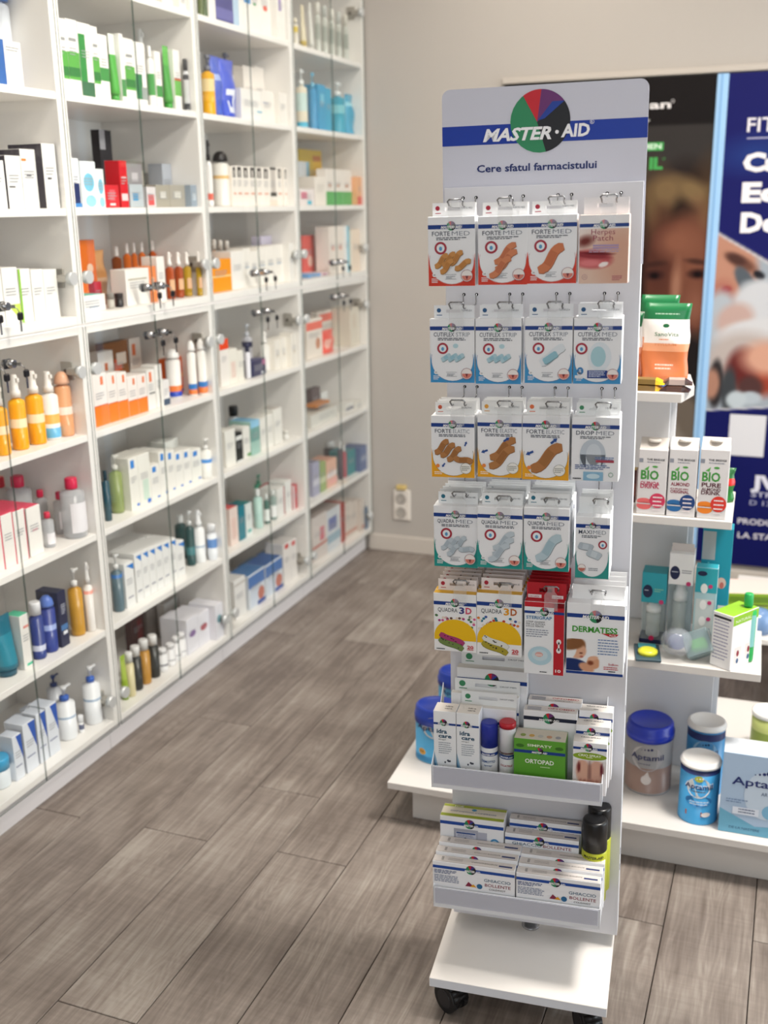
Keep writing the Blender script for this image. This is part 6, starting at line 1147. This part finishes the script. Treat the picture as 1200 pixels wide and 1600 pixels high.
b = MB(); b.box(-.030, .030, -.002, .028, 0, .058, clear('a0b4b8', .5, .1), .003); o = b.build('soother_box'); c = MB(); c.box(-.020, .020, .004, .02, .012, .040, plast('6ac828'), .006); c.build('green_soother', o); c = MB(); c.box(-.030, .030, .0285, .0295, 0, .058, card('4a6068')); c.build('back_card', o)
x, z = at_g(1086, 1003, .05); o.matrix_world = MG @ Matrix.Translation((x + .014, .060, LV[2][0] + .0235)) @ Matrix.Rotation(math.radians(-26), 4, 'Y') @ Matrix.Rotation(math.radians(-32), 4, 'X'); tag(o, 'clear box with green soother tilted against the container', 'soother pack')
# level 3: drink cartons
def drink(px0, px1, col, col2, words, wcol, i, lab):
    x0, x1, h = gx(px0, px1, 703, .055 - LV[3][1] + .045, 3); w = x1 - x0; d = w*.9; hb = h; b = MB(); m = card('d8d5d4'); top = .020
    b.box(0, w, 0, d, 0, hb, m, .0012)
    b.add([(0.001, 0.001, hb), (w - .001, .001, hb), (w - .001, d*.62, hb + top), (.001, d*.62, hb + top), (w - .001, d - .001, hb + .001), (.001, d - .001, hb + .001)], [(0, 1, 2, 3), (3, 2, 4, 5), (0, 3, 5), (1, 4, 2)], card('cfc8c0'))
    b.rect(.001, hb*.80, w*.16, hb*.86, card('8a8e98'), 1); b.text('THE BRIDGE', w*.28, hb*.835, .0045, DK, w*.62, 1, 0, .02); b.lines(w*.30, w*.85, hb*.80, 1, .004, card('8a8e98'), 1, 0, .5)
    b.text('BIO', w*.10, hb*.545, .0200, card('3f8f3a'), w*.62, 1, 0, .03); b.ell(w*.58, hb*.74, w*.10, hb*.016, card('4a9a40'), 1, 0, 12); b.poly([(w*.20, hb*.69), (w*.38, hb*.75), (w*.34, hb*.68)], card('5aa84a'), 1)
    for j, (t, hh) in enumerate(words): b.text(t, w*.10, hb*(.46 - .055*j), hh, card(wcol), w*.66, 1, 0, .03)
    b.ell(w*.26, hb*.20, w*.26, hb*.05, card(col2), 1, 0, 18); b.ell(w*.26, hb*.13, w*.26, hb*.06, card(col2), 1, 0, 18); b.rect(w*.04, hb*.155, w*.5, hb*.17, m, 2); b.ell(w*.72, hb*.22, w*.275, hb*.115, card(col), 3, 0, 22)
    b.lines(w*.56, w*.90, hb*.26, 4, .009, card('f0e4e4'), 4, 0, .35)
    o = b.build('drink_carton'); c = MB(); c.lathe([(w*.22, hb + .014), (w*.22, hb + .018), (w*.20, hb + .020)], w*.5, d*.36, card('efe8de'), 20); c.build('cap', o)
    gplace(o, x0 + (w*.0), LV[3][0] + .0006, .055, lab, 'drink carton', 0, 'organic drink cartons on the third shelf')
drink(999, 1044.5, 'd0385a', 'e06a6a', [('QUINOA', .0075), ('DRINK', .0100)], 'b83a5a', 0, 'white drink carton with pink speech bubble, left of three')
drink(1047, 1092, '1d3f78', '2a68a0', [('ALMOND', .0078), ('DRINK', .0030), ('ORIGINAL', .0070)], '8a3848', 1, 'white drink carton with dark blue bubble, middle of three')
drink(1095.5, 1142, 'd83a2c', 'e88228', [('PURE', .0095), ('ALMOND', .0065), ('DRINK', .0080)], '5a2c34', 2, 'white drink carton with red and orange bubbles, right of three')
x0, x1, h = gx(984, 998, 735, .14, 3); b = MB(); b.box(0, .03, 0, .03, 0, h, card('4a2420'), .001, top=card('a89050')); b.rect(.002, h*.2, .028, h*.6, card('7a3a2c'), 1); gplace(b.build('juice_bottle_box'), x0 - .014, LV[3][0] + .0006, .14, 'dark red-brown box left of the drink cartons', 'box')
x0, x1, h = gx(1140, 1168, 735, .19, 3); o = k_pouch('snack_bag', .062, .035, h, 'c82c28', None, [(.72, 1, '2f6a3a'), (.0, .5, '2a7a34', .55, 1)]); gplace(o, .185, LV[3][0] + .0006, .19, 'red and green snack bag at the right end behind the cartons', 'bag')
# level 4: sachets and bars
def psy(px0, px1, pyt, y, lab, front=True):
    x0, x1, h = gx(px0, px1, pyt, y, 4); w = x1 - x0; o = k_pouch('seed_pouch', w, .035, h, 'ece8e4', None, [(.80, 1.01, '176a3c'), (.0, .38, 'cc7648'), (.38, .47, 'e4a078')]); t = MB()
    yy = -.003
    if front: t.ell(w*.5, h*.73, w*.07, h*.025, card('1f6a40'), 1, yy, 14); t.text('SanoVita', w*.26, h*.60, .0085, card('2a6a48'), w*.52, 1, yy, .01); t.text('PSYLLIUM', w*.28, h*.48, .0055, card('d08050'), w*.46, 1, yy, .01); t.lines(w*.36, w*.66, h*.55, 1, .004, card('d08050'), 1, yy, .6); t.lines(w*.30, w*.70, h*.23, 2, .008, card('f4dccc'), 1, yy, .4); t.lines(w*.25, w*.8, h*.87, 1, .005, card('b8d8c0'), 1, yy, .5); t.build('print', o)
    gplace(o, x0, LV[4][0] + .0006, y, lab, 'pouch', 0, 'seed husk pouches on the top shelf')
psy(1007, 1080, 475, .175, 'white and orange seed pouch with green top, in front')
psy(1001, 1061, 462, .225, 'seed pouch with green top standing behind the front one', False)
psy(952, 1004, 490, .185, 'seed pouch half hidden by the stand panel', False)
def bar(px, py, w, d, h, col, c2, z, y, lab, rz):
    b = MB(); n = 8; vs = []; 
    for i in range(n + 1):
        t = i/n; zz = h*(.25 + .75*min(1, 4*min(t, 1 - t)))
        for q in ((-d/2, .0), (-d/2*.9, zz*.8), (0, zz), (d/2*.9, zz*.8), (d/2, 0)): vs.append((t*w - w/2, q[0], q[1] if q[1] else h*.0))
    b.add(vs, [(i*5+j, (i+1)*5+j, (i+1)*5+j+1, i*5+j+1) for i in range(n) for j in range(4)] + [(i*5+4, (i+1)*5+4, (i+1)*5, i*5) for i in range(n)] + [(0, 1, 2, 3, 4), tuple(n*5+j for j in (4, 3, 2, 1, 0))], mat(col, .25, 0, .6))
    for k, f in enumerate(b.f[:n*4]):
        if 2 <= k//4 <= 5 and k % 4 in (0, 1): b.m[k] = b.mi(mat(c2, .3, 0, .5))
    o = b.build('snack_bar'); x, _ = at_g(px, py, y); gplace(o, x, z, y, lab, 'snack bar', rz, 'snack bars on the top shelf')
z4 = LV[4][0] + .0006
bar(1010, 600, .075, .036, .013, 'f0b818', '6a5020', z4, .085, 'yellow wrapped snack bar, lower of the two', .08); bar(1012, 592, .075, .036, .013, 'f2bc1c', '705828', z4 + .0134, .087, 'yellow wrapped snack bar lying on top of another', -.05); bar(1028, 584, .04, .028, .012, '2f70b0', '2a4a70', z4, .135, 'blue wrapped snack bar behind the yellow ones', .2)
bar(1055, 603, .062, .036, .013, '3a2622', '4a322a', z4, .085, 'dark brown snack bar, lower of the two', -.06); bar(1058, 592, .064, .036, .014, '4a3630', 'a08c84', z4 + .0134, .092, 'dark brown snack bar with pale print, on top', .06)
# ---------------------------------------------------------------- low display table beyond the gondola
tb = empty('display_table', Matrix.Translation((.25, 3.25, 0))); tag(tb, 'low white display table in the background beyond the shelves', 'table')
b = MB(); b.box(-.36, .40, -.25, .3, .282, .30, GW, .002); b.build('table_top', tb)
for sx in (-.12, .37):
    for sy in (-.22, .27): b = MB(); b.box(sx - .015, sx + .015, sy - .015, sy + .015, 0, .2815, GW, .001); b.build('leg', tb)
for i, (z, c1, lab) in enumerate([(.3005, '8aa030', 'flat box with lime green side, lower of two on the low table'), (.3405, '7a9a28', 'flat box with lime green side and pinkish top, upper of two')]):
    b = MB(); b.box(0, .17, 0, .13, 0, .036, card(c1), .001, top=card('e0c8c0')); b.rect(.01, .008, .16, .026, card('5a7a20'), 1); o = b.build('gift_box'); x = onY(1158, 860, 3.2).x; o.matrix_world = Matrix.Translation((x - .04 + .01*i, 3.14, z)) @ Matrix.Rotation(.25, 4, 'Z'); tag(o, lab, 'box', 'green flat boxes on the low table')
x = onY(1178, 900, 3.06).x; b = MB(); b.lathe([(.040, 0), (.046, .02), (.042, .045), (.028, .064), (.001, .07)], 0, 0, mat('6a88b0', .2, 0, .6), 24); o = b.build('gift_tin'); o.matrix_world = Matrix.Translation((x + .02, 3.06, .3005)); tag(o, 'blue dome shaped tin on the low table', 'tin')
b = MB()
for a in range(6): b.ell(.022*math.cos(a*1.05), .022*math.sin(a*1.05) + .03, .016, .016, card('d04878'), a % 2, 0, 10)
b.box(-.012, .012, 0, .006, .015, .045, card('b83060'), .003); o = b.build('gift_bow'); o.matrix_world = Matrix.Translation((onY(1156, 915, 3.02).x, 3.02, .3005)); tag(o, 'pink rosette bow standing on the low table', 'bow')
b = MB(); b.box(0, .26, 0, .3, 0, .30, mat('c8a468', .7), .002); b.box(.10, .16, -.0006, .3006, 0, .3006, mat('b08c54', .5)); o = b.build('cardboard_box'); o.matrix_world = Matrix.Translation((.02, 3.62, 0)); tag(o, 'brown taped cardboard box on the floor behind the shelves', 'box')

# ---------------------------------------------------------------- back wall: posters, socket
YP = YB - .02
def wx(px, py): p = onY(px, py, YP); return p.x, p.z
ZTOP = wx(1122, 115)[1]; XS = wx(1125, 115)[0]
fr = empty('poster_rail', Matrix.Translation((-1.14, YB, ZTOP))); tag(fr, 'white poster frame rail along the top of the two posters', 'poster frame')
b = MB(); b.box(0, 2.0, -.022, -.0004, .004, .026, mat('b8b0a6', .4), .002); b.build('top_rail', fr)
def P1(X, Z):
    p = Pic(X, Z, (62, 58, 56)); x_, z_ = wx(1060, 195); p.half(0, z_ - .0, 0, 1, (30, 26, 26), .01)
    g = lambda px, py: wx(px, py)
    def bl(px, py, rx, rz, c, s=.5, a=0., al=1.): q_ = g(px, py); p.blob(q_[0], q_[1], rx*.00232, rz*.00245, c, s, a, al)
    bl(1063, 420, 78, 150, (38, 26, 24), .3); bl(1034, 335, 34, 66, (92, 70, 50), .9, .25); bl(1092, 340, 30, 80, (84, 62, 44), .9, -.2); bl(1070, 318, 16, 40, (44, 32, 26), .9, -.3); bl(1040, 298, 26, 22, (136, 110, 76), 1.0, .4); bl(1084, 300, 34, 16, (140, 114, 78), 1.0, -.6); bl(1104, 330, 10, 44, (120, 94, 62), 1.1, -.2); bl(1022, 335, 9, 36, (118, 94, 64), 1.1, .2)
    bl(1058, 450, 52, 108, (112, 66, 50), .25); bl(1085, 400, 30, 60, (138, 86, 66), 1.2); bl(1030, 400, 22, 60, (92, 52, 42), 1.0); bl(1057, 378, 28, 22, (150, 96, 74), 1.2)
    bl(1022, 413, 17, 4, (62, 38, 32), .9, .12, .8); bl(1090, 409, 19, 4, (66, 40, 34), .9, -.12, .8); bl(1022, 430, 14, 7, (58, 32, 30), .8); bl(1090, 428, 15, 7, (60, 34, 30), .8); bl(1022, 431, 6, 4, (20, 12, 14), .8); bl(1090, 429, 6, 4, (20, 12, 14), .8)
    bl(1056, 448, 8, 34, (176, 124, 100), 1.2); bl(1056, 476, 16, 10, (130, 78, 60), .8); bl(1056, 515, 24, 9, (130, 50, 50), .6); bl(1085, 480, 18, 26, (150, 96, 76), 1.2)
    bl(1075, 600, 90, 70, (176, 130, 108), .5); bl(1100, 600, 40, 90, (36, 30, 30), .4, .5); bl(1060, 720, 90, 70, (170, 160, 146), .3); bl(1080, 660, 30, 60, (120, 108, 96), .8, .5); return p.C * .82
pa = empty('poster', Matrix.Translation((0, 0, 0))); tag(pa, 'dark poster with a long haired womans face, left of the pale blue strip', 'poster', 'posters on the back wall')
x1_ = wx(1121, 115)[0]; b = MB(); b.box(-1.13, x1_, YP + .004, YB - .0005, .10, ZTOP, mat('1e1b1c', .45)); b.build('board', pa)
painted('portrait_print', -1.13, x1_, .10, ZTOP, 170, 330, P1, YP + .0035, pa)
t = MB(); Y_ = YP + .003
def tw(px0, px1, py, s, hpx, c, bold=.03, L=1, mb=None):
    a, z = wx(px0, py); c_, _ = wx(px1, py); h = abs(wx(px0, py - hpx)[1] - z); (mb or t).text(s, a, z, h, card(c), c_ - a, L, Y_, bold)
tw(1014, 1048, 170, 'an', 13, 'd8d4d2', .03); a, z = wx(1051, 158); t.ring(a, z, .006, .006, .0015, card('d8d4d2'), 1, Y_)
tw(1011, 1015, 190, 's', 6, 'b8b4b2', 0.01)
a, z0_ = wx(1000, 236); c_, z1_ = wx(1037, 222); t.rect(a, z0_, c_, z1_, card('3f9a4c'), 1, Y_); tw(1003, 1033, 233, 'MEN', 8, 'd8e8d8', .02, 2); tw(1014, 1035, 264, 'IL', 18, '3f9a4c', .05, 1); a, z = wx(1037, 248); t.ring(a, z, .005, .005, .0012, card('3f9a4c'), 1, Y_)
t.build('lettering', pa)
st = MB(); a0 = wx(1121.6, 115)[0]; st.box(a0, a0 + .040, YP, YB - .0005, .10, ZTOP, mat('9cc4e8', .35), .002); st.box(a0 + .014, a0 + .020, YP - .002, YP - .0002, .10, ZTOP, mat('7aa8d4', .35)); o = st.build('divider_strip'); tag(o, 'pale blue upright strip between the two wall posters', 'trim strip')
def P2(X, Z):
    p = Pic(X, Z, (30, 32, 104)); g = wx
    def bl(px, py, rx, rz, c, s=.5, a=0., al=1.): q_ = g(px, py); p.blob(q_[0], q_[1], rx*.00232, rz*.00245, c, s, a, al)
    bl(1180, 240, 50, 22, (44, 78, 150), 1.4, .1, .6)
    x_, z_ = g(1121, 362); x2, z2 = g(1200, 408); nx, nz = (z2 - z_), -(x2 - x_); l = math.hypot(nx, nz); nx, nz = nx/l, nz/l   # slanting edge of the photograph
    def under(col, off=0, soft=.004): d = (p.X - x_)*nx + (p.Z - z_)*nz - off; p.mask(np.clip(.5 + d/soft, 0, 1), col)
    under((228, 224, 222)); under((176, 186, 196), .008)
    d0 = np.clip(.5 + ((p.X - x_)*nx + (p.Z - z_)*nz - .008)/.004, 0, 1); keep = p.C.copy()
    bl(1128, 385, 28, 60, (40, 30, 30), .3); bl(1132, 415, 50, 62, (206, 150, 126), .25, .3); bl(1158, 410, 26, 9, (120, 80, 66), .7, -.5); bl(1150, 405, 16, 7, (86, 56, 50), .7, -.4); bl(1128, 470, 22, 30, (190, 120, 104), .6); bl(1135, 452, 8, 5, (170, 70, 70), .5)
    bl(1165, 440, 12, 26, (96, 104, 112), .3, .6); bl(1178, 455, 24, 14, (140, 148, 156), .4, -.5); bl(1186, 430, 10, 6, (40, 40, 46), .4, -.5)
    bl(1190, 480, 46, 40, (224, 226, 230), .3, -.3); bl(1125, 500, 26, 44, (196, 204, 212), .4); bl(1148, 500, 30, 24, (214, 182, 172), .5, .6); bl(1172, 520, 52, 20, (230, 230, 232), .4, .2)
    bl(1160, 560, 60, 40, (205, 192, 186), .5, .1); bl(1185, 585, 46, 34, (168, 72, 52), .5); bl(1160, 575, 24, 30, (110, 46, 44), .6); bl(1200, 560, 40, 26, (232, 176, 150), .7); bl(1172, 606, 20, 18, (90, 60, 58), .5); bl(1172, 622, 18, 10, (200, 212, 220), .4)
    bl(1118, 600, 12, 38, (52, 48, 50), .35); bl(1112, 600, 12, 24, (190, 140, 118), .5); bl(1138, 610, 12, 36, (70, 74, 78), .5); bl(1150, 625, 16, 14, (210, 222, 228), .4)
    p.C = p.C*d0[..., None] + keep*(1 - d0[..., None])
    zz = g(1150, 640)[1]; d = zz - p.Z + .05*np.clip(p.X - g(1104, 640)[0], 0, 1)*-1.2; 
    lim = zz + (p.X - g(1150, 640)[0])*.10; p.mask(np.clip(.5 + (lim + .006 - p.Z)/.004, 0, 1), (224, 224, 228)); p.mask(np.clip(.5 + (lim - p.Z)/.004, 0, 1), (24, 28, 98)); return p.C * .86
pb = empty('poster', Matrix.Translation((0, 0, 0))); tag(pb, 'dark blue clinic poster with bold white lettering and microscope photo', 'poster', 'posters on the back wall')
xa = a0 + .0405; b = MB(); b.box(xa, .78, YP + .004, YB - .0005, .10, ZTOP, mat('1c1e60', .45)); b.build('board', pb)
painted('photo_print', xa, .78, .10, ZTOP, 150, 300, P2, YP + .0035, pb)
t = MB()
def big(px, py, s, hpx, wm, c='e8e4e4', bold=.05): a, z = wx(px, py); h = abs(wx(px, py - hpx)[1] - z); t.text(s, a, z, h, card(c), wm, 1, Y_, bold)
big(1167, 206, 'FITERMAN', 23, .34, 'e0dce0', .01); a, z = wx(1167, 217); t.rect(a, z, a + .30, z + .004, card('b0b0c8'), 1, Y_)
big(1160, 267, 'Ca', 28, .128); big(1158, 315, 'Ec', 30, .128); big(1156, 362, 'De', 30, .132)
big(1173, 762, 'JV', 20, .10, 'd8d8e4'); big(1173, 776, 'STRI', 8, .09, 'c0c0d4', .01); big(1171, 789, 'D 1346', 8, .12, 'b0b0cc', 0); big(1152, 818, 'PRODUSE', 9, .17, 'd8d4dc', .02); big(1152, 840, 'LA STAN', 9, .16, 'd8d4dc', .02)
a, z0_ = wx(1136, 711); c_, z1_ = wx(1198, 650); t.rect(a, z0_, c_, z1_, card('d4d4d8'), 1, Y_); t.build('lettering', pb)
# wall socket
so = empty('wall_socket', Matrix.Translation((-1.572, YB, .225))); tag(so, 'white double wall socket above the skirting board', 'socket')
b = MB(); b.box(-.040, .040, -.012, -.0004, -.075, .065, mat('ddd6cc', .35), .004); b.build('plate', so)
for z in (.028, -.036):
    b = MB(); b.lathe([(.021, 0), (.024, .006), (.019, .008), (.018, .0045)], 0, 0, mat('a8a29a', .4), 24); b.v = [(x, -.0122 - zz, y + z) for x, y, zz in b.v]; b.build('socket_well', so)
b = MB(); b.box(-.022, .022, -.024, -.0004, .067, .088, mat('c8b070', .4), .003); b.build('plug_cover', so)
